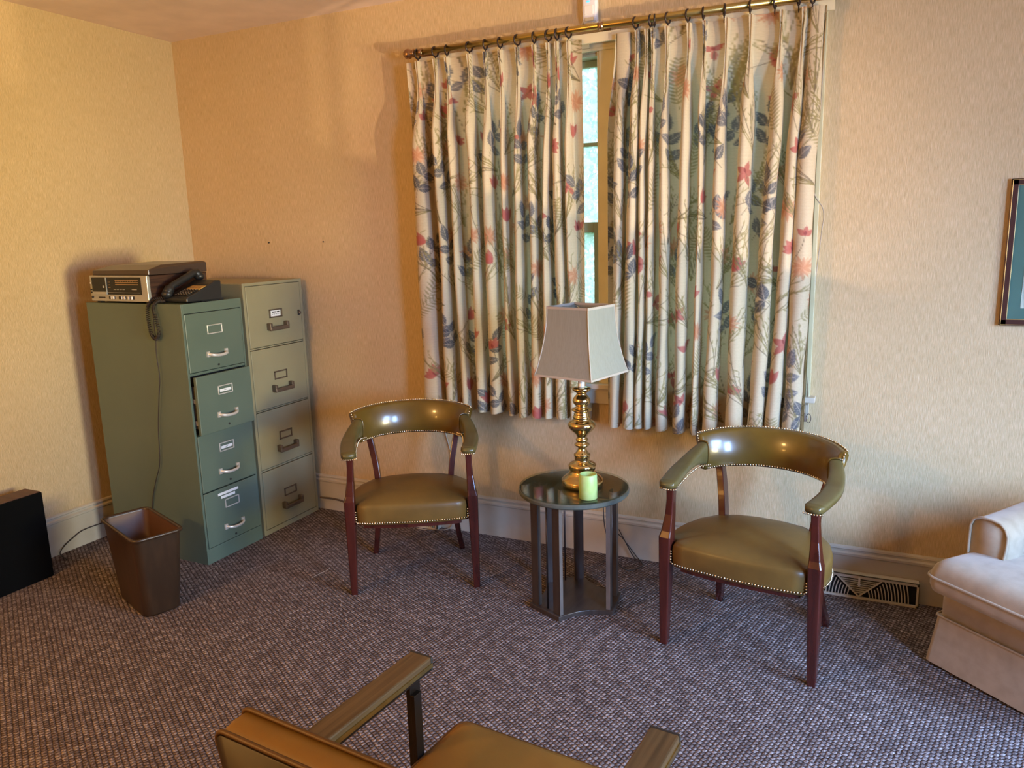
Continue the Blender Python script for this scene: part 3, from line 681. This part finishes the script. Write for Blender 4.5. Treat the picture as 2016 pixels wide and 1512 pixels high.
# ------------------------------------------------------------------ beige tufted chair, right edge
t = thing('upholstered_chair', 'beige velvet skirted chair with tufted back at the right edge', 'chair', (4.108, -.503, 0), math.radians(-41))
SW, SD = .74, .60
# local: x along the front edge, +y to the rear
def ro(x0, x1, y0, y1, r, z, n=5): return rrect(x0, x1, y0, y1, r, z, n)
b = MB().loft([ro(-.008, SW+.008, -.008, SD, .02, .012), ro(.002, SW-.002, .002, SD, .02, .10), ro(.012, SW-.012, .012, SD-.01, .02, .195)], smooth=False, cap0=True)
sk = b.build('skirt', 'velvet', t)
MB().tube([Vector(p) for p in ro(.010, SW-.010, .010, SD-.01, .02, .196)]+[Vector(ro(.010, SW-.010, .010, SD-.01, .02, .196)[0])], .004, 6, caps=False).build('skirt_welt', 'velvet', sk)
MB().loft([ro(.018, SW-.018, .018, SD-.02, .03, .19), ro(.018, SW-.018, .018, SD-.02, .03, .345)]).build('body', 'velvet', t)
def cush(z, ins): return ro(.025+ins, SW-.025-ins, -.080+ins, SD-.14, .045, z, 7)
rings = [cush(.318, .02), cush(.325, .006), cush(.345, 0), cush(.375, -.001), cush(.395, .002), cush(.415, .010), cush(.430, .024), cush(.440, .045)]
cx_, cy_ = SW/2, (SD-.22)/2
for s, z in ((.85, .446), (.6, .452), (.3, .455), (.05, .456)): rings.append([(cx_+(x-cx_)*s, cy_+(y-cy_)*s, z) for x, y, _ in cush(0, .045)])
cu = MB().loft(rings).build('seat_cushion', 'velvet', t)
for z in (.378,):
    p = [Vector(q) for q in cush(z, -.003)]; MB().tube(p+[p[0]], .0052, 8, caps=False).build('cushion_welt', 'velvet', cu)
# arms and back: U-shaped shell, tufted inside
U = smooth_path([(.112, .11, 0), (.104, .25, 0), (.112, .38, 0), (.18, .490, 0), (.29, .530, 0), (SW/2, .535, 0), (SW-.29, .530, 0), (SW-.18, .490, 0), (SW-.112, .38, 0), (SW-.104, .25, 0), (SW-.112, .11, 0)], 14)
rings = []; nU = len(U); arc = [0]
for i in range(1, nU): arc.append(arc[-1]+(U[i]-U[i-1]).length)
for i, p in enumerate(U):
    q = i/(nU-1); tdir = (U[min(i+1, nU-1)]-U[max(i-1, 0)]).normalized(); n_ = Vector((tdir.y, -tdir.x, 0))
    if n_.dot(Vector((SW/2, .2, 0))-p) < 0: n_ = -n_
    rise = .580+.075*(math.sin(PI*q)**2.2)
    th = .062; sec = []
    for s, f in ((-1, 0), (-1, .3), (-1, .6), (-.98, .86), (-.8, .955), (-.4, .995), (.2, 1.0), (.7, .985), (1.0, .93), (1.15, .84), (1.15, .75), (1.12, .66), (1.05, .56), (1.05, .46), (1.0, .36), (1, .25), (1, 0)):
        z = .30+(rise-.30)*f; d = 0
        if s > .9 and .2 < f < .9:
            d = .012*abs(math.sin(arc[i]/.11*PI))**.5*abs(math.sin((f*2.6)*PI))**.5
        sec.append(p+n_*(th*s+d)+Vector((0, 0, z)))
    rings.append(sec)
shell = MB().loft(rings).build('back_and_arms', 'velvet', t)
for e_, i in ((0, 0), (1, nU-1)):
    r_ = rings[i]; MB().tube([Vector(p)+Vector((0, -.004, 0)) for p in r_], .0048, 8).build('arm_welt', 'velvet', shell)
for i in (12, 40, 60, 80, 100, 128):
    MB().sphere((Vector(rings[i][10])+Vector(rings[i][11]))/2, .008, 10, 6).build('tuft_button', 'velvet', shell)

# ------------------------------------------------------------------ picture
t = thing('framed_picture', 'mahogany framed picture with green mat at the right edge of the window wall', 'picture', (4.292, 0, 1.486))
PWd, PH = .62, .276
def fr_(b, o0, o1, d0, d1, mi=0):
    x0, x1, z0, z1 = o0, PWd-o0, -PH+o0, PH-o0; w2 = o1-o0
    b.box(x0, x1, -d1, -d0, z1-w2, z1, mi); b.box(x0, x1, -d1, -d0, z0, z0+w2, mi)
    b.box(x0, x0+w2, -d1, -d0, z0, z1, mi); b.box(x1-w2, x1, -d1, -d0, z0, z1, mi)
b = MB(); fr_(b, 0, .022, .002, .022); fr_(b, .0025, .0045, .0215, .0228, 1); fr_(b, .0215, .0245, .002, .015, 1)
b.build('frame', ['mahframe', 'gold'], t, bevel=.0015)
MB().box(.02, PWd-.02, -.010, -.002, -PH+.02, PH-.02).build('mat_board', 'mat', t)
pm = mat('reed_print', (.62, .68, .58), .8, var=(60, 60, 6, (.16, .22, .18), .45, .6))
MB().box(.066, PWd-.066, -.0115, -.010, -PH+.066, PH-.066).build('print', pm, t)
MB().box(.02, PWd-.02, -.0135, -.0125, -PH+.02, PH-.02).build('glazing', 'clearpane', t)

# ------------------------------------------------------------------ vents
def vent(x0, x1, label):
    t = thing('floor_register', label, 'vent', ((x0+x1)/2, -.018, 0)); hw = (x1-x0)/2; h = .108; y0, y1 = -.046, -.036
    b = MB().box(-hw, hw, y0, y1, h-.012, h).box(-hw, hw, y0, y1, 0, .010).box(-hw, -hw+.011, y0, y1, 0, h).box(hw-.011, hw, y0, y1, 0, h)
    b.box(-hw, hw, y0, 0, h-.003, h).box(-hw, -hw+.004, y0, 0, 0, h).box(hw-.004, hw, y0, 0, 0, h)
    b.build('frame', 'vent', t, bevel=.001)
    MB().box(-hw+.004, hw-.004, -.026, -.002, .001, h-.004).build('duct', 'ductshade', t)  # solid near-black backing paints the shade behind the fins
    b = MB()
    for sg in (-1, 1): b.bar([(0, y0+.003, .012), (sg*.088, y0+.003, h-.012)], .006, .006, (0, 1, 0))
    for k in range(8):
        z = .026+k*.0095; xx = .088*(z-.012)/(h-.024)
        b.box(-xx, xx, y0+.003, y1, z, z+.0035)
    for sg in (-1, 1):
        for k in range(13):
            R_ = .075+k*.0125; P = []
            for j in range(9):
                z = .010+(h-.022)*j/8; x = -.03+math.sqrt(max(1e-6, R_*R_-(z*.75)**2))
                if x > .088*(z-.012)/(h-.024)+.004 and x < hw-.010: P.append((sg*x, y0+.003, z))
            if len(P) > 1: b.bar(P, .0042, .005, (0, 1, 0))
    b.build('grille', 'vent', t)
    MB().box(-.004, .004, y0-.006, y0, .062, .100).box(-.007, .007, y0-.003, y0, .066, .072).build('lever', 'white', t)
vent(3.625, 4.092, 'cream floor vent with curved fins against the baseboard beside the beige chair')
vent(1.30, 1.715, 'cream floor vent against the baseboard seen under the left armchair seat')

# ------------------------------------------------------------------ motion detector, nails, cords
t = thing('motion_detector', 'white plastic motion detector on the wall above the curtain rod', 'motion detector', (2.622, -.001, 2.525))
MB().loft([rrect(-.034, .034, -.036+i_, 0, .010, z) for z, i_ in ((0, .016), (.012, .004), (.03, 0), (.10, 0), (.128, .006), (.135, .016))], smooth=True).build('housing', 'white', t)
MB().box(-.022, .020, -.0385, -.034, .032, .072).build('lens', 'card', t, bevel=.004)
MB().box(-.020, .020, -.026, -.018, -.0035, .004).box(-.020, .022, -.0375, -.030, .006, .022).build('swivel_foot', 'cream', t, bevel=.003)
MB().sphere((-.004, -.0365, .088), .0075, 12, 6, sc_=(1.3, .3, .55)).build('indicator_light', 'led', t)
MB().tube(smooth_path([(-.030, -.018, .10), (-.040, -.012, .07), (-.038, -.008, .03), (-.048, -.006, -.002), (-.062, -.004, -.02)]), .0016, 6).build('signal_wire', 'card', t)
for x, z, lb in ((.619, 1.593, 'small dark nail in the wall, left of the pair above the tan cabinet'), (1.018, 1.591, 'small dark nail in the wall, right of the pair above the tan cabinet')):
    tag(MB().lathe([(.004, 0), (.004, .006), (.002, .008)], n=10, M=Matrix.Rotation(PI/2, 4, 'X')).build('wall_nail', 'ink', loc=(x, -.0, z)), lb, 'nail')
# shade pull cord right of the right curtain
t = thing('traverse_cord', 'looped cream curtain cord with tassel hanging right of the right curtain', 'cord', (3.62, -.035, 2.40))
MB().tube(smooth_path([(-.010, -.03, .04), (-.012, 0, -.3), (-.030, .004, -.62), (.016, .006, -.73), (.012, .01, -.83), (-.004, .012, -1.05), (-.014, .010, -1.32), (-.012, .006, -1.45), (-.004, -.005, -1.595)]), .0022, 6).build('cord', 'cord', t)
MB().tube(smooth_path([(-.022, -.03, .03), (-.026, -.01, -.4), (-.030, -.01, -.80), (-.037, -.01, -1.1), (-.040, -.01, -1.34), (-.026, -.01, -1.42), (-.026, -.01, -1.50), (-.020, -.01, -1.59)]), .0022, 6).build('cord', 'cord', t)
MB().lathe([(.003, 0), (.005, -.004), (.014, -.034), (.013, -.036)], c=(-.020, -.01, -1.588), n=20, M=None).build('tassel', 'browncord', t)
MB().tube([(-.002+.010*math.cos(a), -.005, -1.612+.020*math.sin(a)) for a in [2*PI*k/16 for k in range(17)]], .0016, 6).build('tassel_loop', 'browncord', t)
tag(MB().tube(smooth_path([(1.75, -.010, .66), (1.763, -.006, .55), (1.792, -.005, .43), (1.797, -.006, .33), (1.788, -.006, .24), (1.785, -.020, .18), (1.785, -.022, .02), (1.70, -.075, .004), (1.60, -.09, .004)]), .0028, 6).build('wall_cable', 'cord'), 'thin cream cable running down the wall behind the left armchair', 'cable')
tag(MB().tube(smooth_path([(.90, -.055, .085), (.98, -.040, .082), (1.06, -.035, .070), (1.16, -.040, .030), (1.24, -.06, .006), (1.36, -.10, .006)]), .006, 6).build('floor_cable', 'browncord'), 'brown cable leaning on the baseboard beside the tan filing cabinet', 'cable')
tag(MB().tube(smooth_path([(.13, -1.15, .006), (.05, -1.13, .02), (.026, -1.08, .045), (.024, -1.04, .062), (.024, -.98, .085), (.026, -.90, .088), (.03, -.82, .08), (.05, -.75, .03)]), .0028, 6).build('speaker_wire', 'darkcord'), 'thin dark speaker wire along the left baseboard behind the wastebasket', 'cable')
tag(MB().tube(smooth_path([(2.717, -.024, .131), (2.76, -.026, .115), (2.80, -.028, .075), (2.85, -.034, .02), (2.875, -.05, .006), (2.90, -.09, .005)]), .0026, 6).build('wall_wire', 'darkcord'), 'thin dark wire drooping down the baseboard right of the round table', 'cable')

# ------------------------------------------------------------------ curtain rod and rings
RZ = 2.487
t = thing('curtain_rod', 'brass curtain rod with finials across the window head', 'curtain rod', (0, -.1, RZ))
MB().tube([(1.74, 0, 0), (2.70, 0, .002), (3.66, 0, -.003)], .0145, 20).build('rod', 'rodbrass', t)
for sg, x in ((-1, 1.742), (1, 3.66)):
    pr = [(.0148, 0), (.019, .003), (.019, .008), (.013, .012), (.012, .016), (.020, .024), (.0245, .036), (.024, .046), (.017, .056), (.007, .062), (.004, .066), (.001, .068)]
    MB().lathe(pr, n=28, M=Matrix.Translation((x, 0, 0)) @ Matrix.Rotation(sg*PI/2, 4, 'Y')).build('finial', 'copper', t)
for x in (1.775, 2.700, 3.630):
    MB().box(x-.012, x+.012, .018, .098, -.012, .012).lathe([(.017, -.012), (.017, .012)], n=20, M=Matrix.Translation((x, 0, 0)) @ Matrix.Rotation(PI/2, 4, 'Y')).build('bracket', 'copper', t)
MB().box(1.75, 3.645, .022, .034, -.058, -.018).build('traverse_rail', 'cream', t)
ringx = [('left', x) for x in (1.752, 1.757+.075, 1.921-.045, 1.905, 2.035, 2.125, 2.207, 2.295, 2.379, 2.449, 2.495, 2.552)][0:1]
LR = [1.757, 1.856, 1.921, 2.043, 2.129, 2.207, 2.295, 2.379, 2.449, 2.491, 2.547]
RR = [2.855, 2.920, 2.938, 2.995, 3.079, 3.143, 3.228, 3.330, 3.425, 3.515, 3.565]
r0 = MB().tube([(0, .0215*math.cos(a), .0215*math.sin(a)) for a in [2*PI*k/28 for k in range(29)]], .0040, 8, caps=False)
r0.tube([(0, 0, -.022), (0, .001, -.034)], .0028, 6).tube([(0, .002, -.030), (0, -.004, -.040), (0, .004, -.048), (0, .004, -.026)], .0018, 6)
proto = r0.build('curtain_ring', 'ringm', loc=(0, -.1, RZ-.007))
first = True
for side, xs in (('left', LR), ('right', RR)):
    for ri, x in enumerate(xs):
        o = proto if first else proto.copy()
        if not first: C.objects.link(o)
        first = False; o.location = (x, -.1, RZ-.007); o.rotation_euler = (0, 0, rnd.uniform(-.35, .35))
        tag(o, 'dark metal ring holding up the %s curtain, %s of eleven from the left' % (side, 'first second third fourth fifth sixth seventh eighth ninth tenth last'.split()[ri]), 'curtain ring', 'rings of the %s curtain' % side)

# ------------------------------------------------------------------ curtains
def curtain(label, rolls, ZT, ZH, x0t, x0h, x1t, x1h, seed):
    """rolls: (x_top, w_top or None, hem_left, hem_right). Woven print computed per vertex in cloth space."""
    KR, KV, NZ = 38, 9, 600
    rg = np.random.RandomState(seed)
    t = np.linspace(0, ZT-ZH, NZ)                       # distance below the top edge
    T = t[:, None]
    def sst(a, b_, x): q = np.clip((x-a)/(b_-a), 0, 1); return q*q*(3-2*q)
    cols_x = []; cols_y = []
    full = t[-1]
    def valley(xa, xb, ya, yb, n, sag):
        s = (np.arange(n)+1)/(n+1)
        cols_x.append(xa[:, None]*(1-s)+xb[:, None]*s)
        cols_y.append(ya[:, None]*(1-s)+yb[:, None]*s+sag[:, None]*np.sin(PI*s))
    lin = t/full
    vy = -.088+.020*sst(.0, .5, t)                      # valley plane: flush at heading, deeper below
    xs = x0t+(x0h-x0t)*sst(0, .45, t); prevx, prevy = xs, np.full(NZ, -.10)
    cols_x.append(prevx[:, None]); cols_y.append(prevy[:, None])
    for i, (xt, wt, ha, hb) in enumerate(rolls):
        xc_h = (ha+hb)/2; wh = (hb-ha)
        ph = rg.uniform(0, 2*PI); amp = .004+.003*rg.rand()
        xc = xt+(xc_h-xt)*np.clip((t-.05)/(full-.05), 0, 1)**rg.uniform(.75, 1.1)+amp*np.sin(t*rg.uniform(3, 6)+ph)*sst(.15, .5, t)*(1-.7*lin)
        g = sst(.09, rg.uniform(.34, .55), t)
        if wt is None:
            top = .021-.010*sst(.0, .09, t); w_ = top+(wh*(.66+.26*lin**1.5)-top)*g; D = .030-.008*sst(0, .09, t); D = D+(rg.uniform(.078, .095)-D)*g; pin = 1-g
        else:
            w_ = wt+(wh-wt)*g; D = .014+(.078-.014)*g; pin = g*0
        a = np.radians(np.linspace(-128, 128, KR))[None, :]
        bul = 1+.06*np.sin(T*7+ph)*g[:, None]
        X = xc[:, None]+w_[:, None]/2*np.sin(a)*bul
        # the roll front: slightly squashed circle, narrower neck
        yb = vy[:, None]; cs = (np.cos(a)+.62)/1.62
        skew = rg.uniform(-.15, .15)
        Y = yb-D[:, None]*np.clip(cs, 0, 1)**.85
        X = X+skew*w_[:, None]*np.clip(cs, 0, 1)*g[:, None]
        # triple pinch ridges at the heading
        X = X+pin[:, None]*.0022*np.sin(a*5.2)*np.clip(cs, 0, 1)
        Y = Y+pin[:, None]*.004*np.cos(a*4.7)
        # soft secondary creases
        X = X+.0016*np.sin(T*23+ph+a*2)*g[:, None]*(np.abs(np.sin(a)))
        Y = Y+.0025*np.sin(T*9+ph*2+a*1.5)*g[:, None]
        nv = KV
        valley(prevx, X[:, 0], prevy, Y[:, 0], nv, .006*np.ones(NZ)*(1-g)+.010*g)
        cols_x.append(X); cols_y.append(Y); prevx, prevy = X[:, -1], Y[:, -1]
    xe = x1t+(x1h-x1t)*sst(0, .6, t)
    valley(prevx, xe, prevy, np.full(NZ, -.092), 14, .004*np.ones(NZ))
    cols_x.append(xe[:, None]); cols_y.append(np.full((NZ, 1), -.092))
    X = np.concatenate(cols_x, 1); Y = np.concatenate(cols_y, 1); n = X.shape[1]
    Y = np.minimum(Y, -.060)
    wav = .004*np.sin(np.arange(n)*.11+seed)
    Z = ZT-t[:, None]*np.ones((1, n))*(1+wav[None, :]*lin[:, None]/full)
    # cloth-space u: arc length at three heights averaged
    mid = np.mean([np.concatenate([[0], np.cumsum(np.hypot(np.diff(X[k]), np.diff(Y[k])))]) for k in (NZ//3, NZ//2, NZ*3//4)], 0)
    PS = 1.32; hd = np.mean([np.concatenate([[0], np.cumsum(np.hypot(np.diff(X[k]), np.diff(Y[k])))]) for k in (4, 30)], 0); u = (mid*.72+hd*.28)/PS; v = -t
    col = np.ones((NZ, n, 3))*np.array([.60, .50, .335])
    wv = rg.normal(0, 1, (NZ, n, 1)); col *= (1+.022*wv); col *= 1+.03*np.sin(v[:, None, None]*2*PI/.014+rg.normal(0, .6, (NZ, 1, 1)))*rg.rand(NZ, 1, 1)
    tp = t/PS; full_p = full/PS
    def sub(u0, v0, R):
        a = np.searchsorted(u, u0-R); b_ = np.searchsorted(u, u0+R)
        c = np.searchsorted(tp, -v0-R); d = np.searchsorted(tp, -v0+R)
        if b_-a < 1 or d-c < 1: return None
        UU, VV = np.meshgrid(u[a:b_]-u0, -tp[c:d]-v0); return (slice(c, d), slice(a, b_)), UU, VV
    def put(sl, m, c_): col[sl] = col[sl]*(1-m[..., None])+np.array(c_)*m[..., None]
    def leaf(u0, v0, an, L, Wd, c_, veins=True, ser=.16, al=.9):
        q = sub(u0, v0, L*1.1)
        if q is None: return
        sl, UU, VV = q; a = UU*math.cos(an)+VV*math.sin(an); b_ = -UU*math.sin(an)+VV*math.cos(an); s = np.clip(a/L, 0, 1)
        env = Wd*np.sin(PI*s**.8)*(1-ser*((a/L*7) % 1))
        m = ((a > 0) & (a < L))*np.clip((env-np.abs(b_))/.0022+.5, 0, 1)
        put(sl, m*al, c_)
        if veins:
            vn = ((a > 0) & (a < L))*np.clip((.0012-np.abs(b_))/.001+.5, 0, 1)
            vn = np.maximum(vn, m*np.clip(np.cos((a-np.abs(b_)*.9)/L*2*PI*6)*3-2.2, 0, 1)*.7)
            put(sl, np.minimum(vn, m+.2*0)*.55, (.60, .52, .40))
    def line(pts, wd, c_, al=.8):
        for (ua, va), (ub, vb) in zip(pts, pts[1:]):
            L = math.hypot(ub-ua, vb-va)+1e-6; an = math.atan2(vb-va, ub-ua); q = sub((ua+ub)/2, (va+vb)/2, L*.6+.004)
            if q is None: continue
            sl, UU, VV = q; a = UU*math.cos(an)+VV*math.sin(an); b_ = -UU*math.sin(an)+VV*math.cos(an)
            put(sl, (np.abs(a) < L/2+.0005)*np.clip((wd-np.abs(b_))/.0016+.5, 0, 1)*al, c_)
    BL, BL2, RD, RD2, OL, OR, BR = (.085, .090, .105), (.13, .13, .14), (.42, .12, .095), (.24, .05, .045), (.27, .22, .085), (.50, .22, .11), (.17, .13, .08)
    def arc(u0, v0, an, L, k, n_=7):
        p = [(u0, v0)]
        for _ in range(n_): u0 += L/n_*math.cos(an); v0 += L/n_*math.sin(an); an += k/n_; p.append((u0, v0))
        return p, an
    def bluespray(u0, v0, an):
        p, a2 = arc(u0, v0, an, .12, rg.uniform(-.6, .6)); line(p, .0012, BR)
        c_ = BL if rg.rand() < .6 else BL2
        leaf(*p[-1], a2, .070, .019, c_)
        for k, s in ((5, 1), (5, -1), (2, 1), (2, -1)):
            leaf(*p[k], a2+s*rg.uniform(.8, 1.2), rg.uniform(.050, .064), .0175, c_)
    def flower(u0, v0, an):
        R_ = rg.uniform(.032, .042); c_ = RD if rg.rand() < .75 else (.42, .13, .10)
        k = rg.choice([3, 4, 5]); spread = 2*PI if rg.rand() < .45 else 1.9
        for i in range(k): leaf(u0, v0, an+(i/(k-(0 if spread > 6 else 1))-.5)*spread, R_*rg.uniform(.9, 1.2), R_*.27, c_, False, .05, .92)
        leaf(u0, v0, an, R_*.5, .004, RD2, False, 0)
        p, _ = arc(u0, v0, an+PI, .10, rg.uniform(-.8, .8)); line(p, .0011, BR)
    def tulip(u0, v0, an):
        for d, w_ in ((-.42, .011), (.42, .011), (0, .014)): leaf(u0, v0, an+d, .055, w_, RD if d else (.45, .11, .09), False, .04)
        p, _ = arc(u0, v0, an+PI, .12, rg.uniform(-.6, .6)); line(p, .0012, BR)
    def fern(u0, v0, an):
        p, _ = arc(u0, v0, an, rg.uniform(.14, .19), rg.uniform(-.5, .5), 14); line(p, .0010, OL)
        for i in range(2, 15):
            a_ = math.atan2(p[i][1]-p[i-1][1], p[i][0]-p[i-1][0]); L = .034*math.sin(PI*(i+1)/17)+.004
            for s in (-1, 1): leaf(*p[i], a_+s*1.05, L, .0030, OL, False, 0, .75)
    def grass(u0, v0, an):
        for _ in range(9):
            p, _a = arc(u0, v0, an+rg.normal(0, .22), rg.uniform(.09, .19), rg.normal(0, .35), 6); line(p, .0013, OL if rg.rand() < .6 else BR, .85)
            for k in (3, 4, 5, 6): leaf(*p[k], an+rg.normal(0, .5), .018, .0022, OL, False, 0, .75)
    def mum(u0, v0):
        for i in range(17): leaf(u0, v0, i*2*PI/17+rg.normal(0, .06), rg.uniform(.032, .046), .0050, OR if i % 3 else (.60, .34, .20), False, .0, .75)
    # scatter motifs on a half-drop lattice so that the cloth is evenly covered
    order = [bluespray, flower, fern, tulip, grass, lambda a, b_, c: mum(a, b_), flower, lambda a, b_, c: mum(a, b_), bluespray]
    k = 0
    for iu in range(int(u[-1]/.118)+2):
        for iv in range(int(full_p/.140)+2):
            uu = iu*.118+rg.uniform(-.035, .035); vv = -(iv*.140+(iu % 2)*.07)+rg.uniform(-.035, .035)
            order[(iu*5+iv*4+rg.randint(0, 3)) % 9](uu, vv, PI/2+rg.normal(.0, .6)); k += 1
            if rg.rand() < .6: grass(uu+.05, vv-.05, PI/2+rg.normal(0, .6))
    co = np.stack([X, Y, Z], -1).reshape(-1, 3)
    me = bpy.data.meshes.new('cloth')
    idx = np.arange(NZ*n).reshape(NZ, n); q = np.stack([idx[:-1, :-1], idx[:-1, 1:], idx[1:, 1:], idx[1:, :-1]], -1).reshape(-1, 4)
    me.vertices.add(len(co)); me.vertices.foreach_set('co', co.astype(np.float32).ravel())
    me.loops.add(q.size); me.loops.foreach_set('vertex_index', q.ravel().astype(np.int32))
    me.polygons.add(len(q)); me.polygons.foreach_set('loop_start', (np.arange(len(q))*4).astype(np.int32))
    me.polygons.foreach_set('use_smooth', np.ones(len(q), bool))
    me.update(calc_edges=True)
    ca = me.color_attributes.new('print', 'FLOAT_COLOR', 'POINT')
    ca.data.foreach_set('color', np.concatenate([np.clip(col, .01, 1), np.ones((NZ, n, 1))], -1).reshape(-1).astype(np.float32))
    m = bpy.data.materials.get('printed_chintz')
    if not m:
        m = bpy.data.materials.new('printed_chintz'); m.use_nodes = True; N = m.node_tree.nodes; L = m.node_tree.links
        pb = N['Principled BSDF']; pb.inputs['Roughness'].default_value = .6; pb.inputs['Specular IOR Level'].default_value = .25; pb.inputs['Sheen Weight'].default_value = .15
        at = N.new('ShaderNodeVertexColor'); at.layer_name = 'print'; L.new(at.outputs[0], pb.inputs['Base Color'])
        tc = N.new('ShaderNodeTexCoord'); mp = N.new('ShaderNodeMapping'); mp.inputs['Scale'].default_value = (420, 420, 700); L.new(tc.outputs['Object'], mp.inputs[0])
        nz = N.new('ShaderNodeTexNoise'); nz.inputs['Scale'].default_value = 1; L.new(mp.outputs[0], nz.inputs['Vector'])
        bp = N.new('ShaderNodeBump'); bp.inputs['Strength'].default_value = .25; bp.inputs['Distance'].default_value = .001; L.new(nz.outputs[0], bp.inputs['Height']); L.new(bp.outputs[0], pb.inputs['Normal'])
        tr = N.new('ShaderNodeBsdfTranslucent'); L.new(at.outputs[0], tr.inputs[0])
        mx = N.new('ShaderNodeMixShader'); mx.inputs[0].default_value = .22; out = [x for x in N if x.type == 'OUTPUT_MATERIAL'][0]
        L.new(pb.outputs[0], mx.inputs[1]); L.new(tr.outputs[0], mx.inputs[2]); L.new(mx.outputs[0], out.inputs[0])
    me.materials.append(m)
    me.name = 'curtain'
    o = bpy.data.objects.new('curtain', me); C.objects.link(o)
    return o, label
L_rolls = [(1.757, None, 1.718, 1.833), (1.856, None, 1.850, 1.909), (1.921, None, 1.941, 1.990), (2.043, None, 2.033, 2.093), (2.129, None, 2.104, 2.174), (2.207, None, 2.210, 2.256), (2.295, None, 2.264, 2.315), (2.379, None, 2.344, 2.401), (2.449, None, 2.408, 2.452), (2.491, None, 2.464, 2.527), (2.547, None, 2.542, 2.585)]
R_rolls = [(2.800, .060, 2.735, 2.783), (2.863, None, 2.796, 2.860), (2.905, None, 2.863, 2.906), (2.932, None, 2.909, 2.945), (2.992, None, 2.960, 3.016), (3.085, None, 3.036, 3.098), (3.15, None, 3.127, 3.161), (3.24, None, 3.179, 3.244), (3.335, None, 3.278, 3.359), (3.453, None, 3.361, 3.438), (3.535, None, 3.440, 3.509), (3.585, .05, 3.518, 3.592)]
cu1, lb = curtain('', L_rolls, 2.447, .715, 1.690, 1.712, 2.607, 2.612, 11)
tag(cu1, 'left floral pleated curtain, ending above the left armchair', 'curtain')
cu2, lb = curtain('', R_rolls, 2.447, .700, 2.766, 2.728, 3.618, 3.604, 23)
tag(cu2, 'right floral pleated curtain, hanging between the lamp and the pull cord', 'curtain')
b = MB().loft([[(3.520, -.062, z), (3.600+.012*q, -.058, z), (3.600+.012*q, -.060, z), (3.520, -.064, z)] for z, q in ((2.42, 0), (1.6, 0), (.705, -.3))], smooth=False)
b.build('lining', 'lining', cu2)

# ceiling lamp behind the camera
t = thing('ceiling_lamp', 'opal glass ceiling lamp behind the viewpoint', 'lamp', (1.1, -4.1, H))
MB().lathe([(.07, 0), (.07, -.02), (.03, -.03), (.012, -.04), (.012, -.30)], n=28).build('canopy', 'brass', t)

MB().lathe([(.002, -.30), (.05, -.32), (.10, -.36), (.125, -.42), (.13, -.46)], n=28).build('reflector', 'brass', t)
t = thing('floor_lamp', 'brass floor lamp in the far corner behind the viewpoint', 'lamp', (.75, -4.6, 0))
MB().lathe([(.14, 0), (.14, .015), (.03, .03), (.012, .04), (.010, 1.30), (.02, 1.32), (.02, 1.36)], n=28).build('stand', 'brass', t)

tag(MB().tube(smooth_path([(1.470, -.829, .004), (1.478, -.78, .005), (1.483, -.735, .004), (1.483, -.703, .004)]), .0006, 5).build('loose_thread', 'card'), 'loose pale thread lying on the carpet in front of the tan filing cabinet', 'thread')
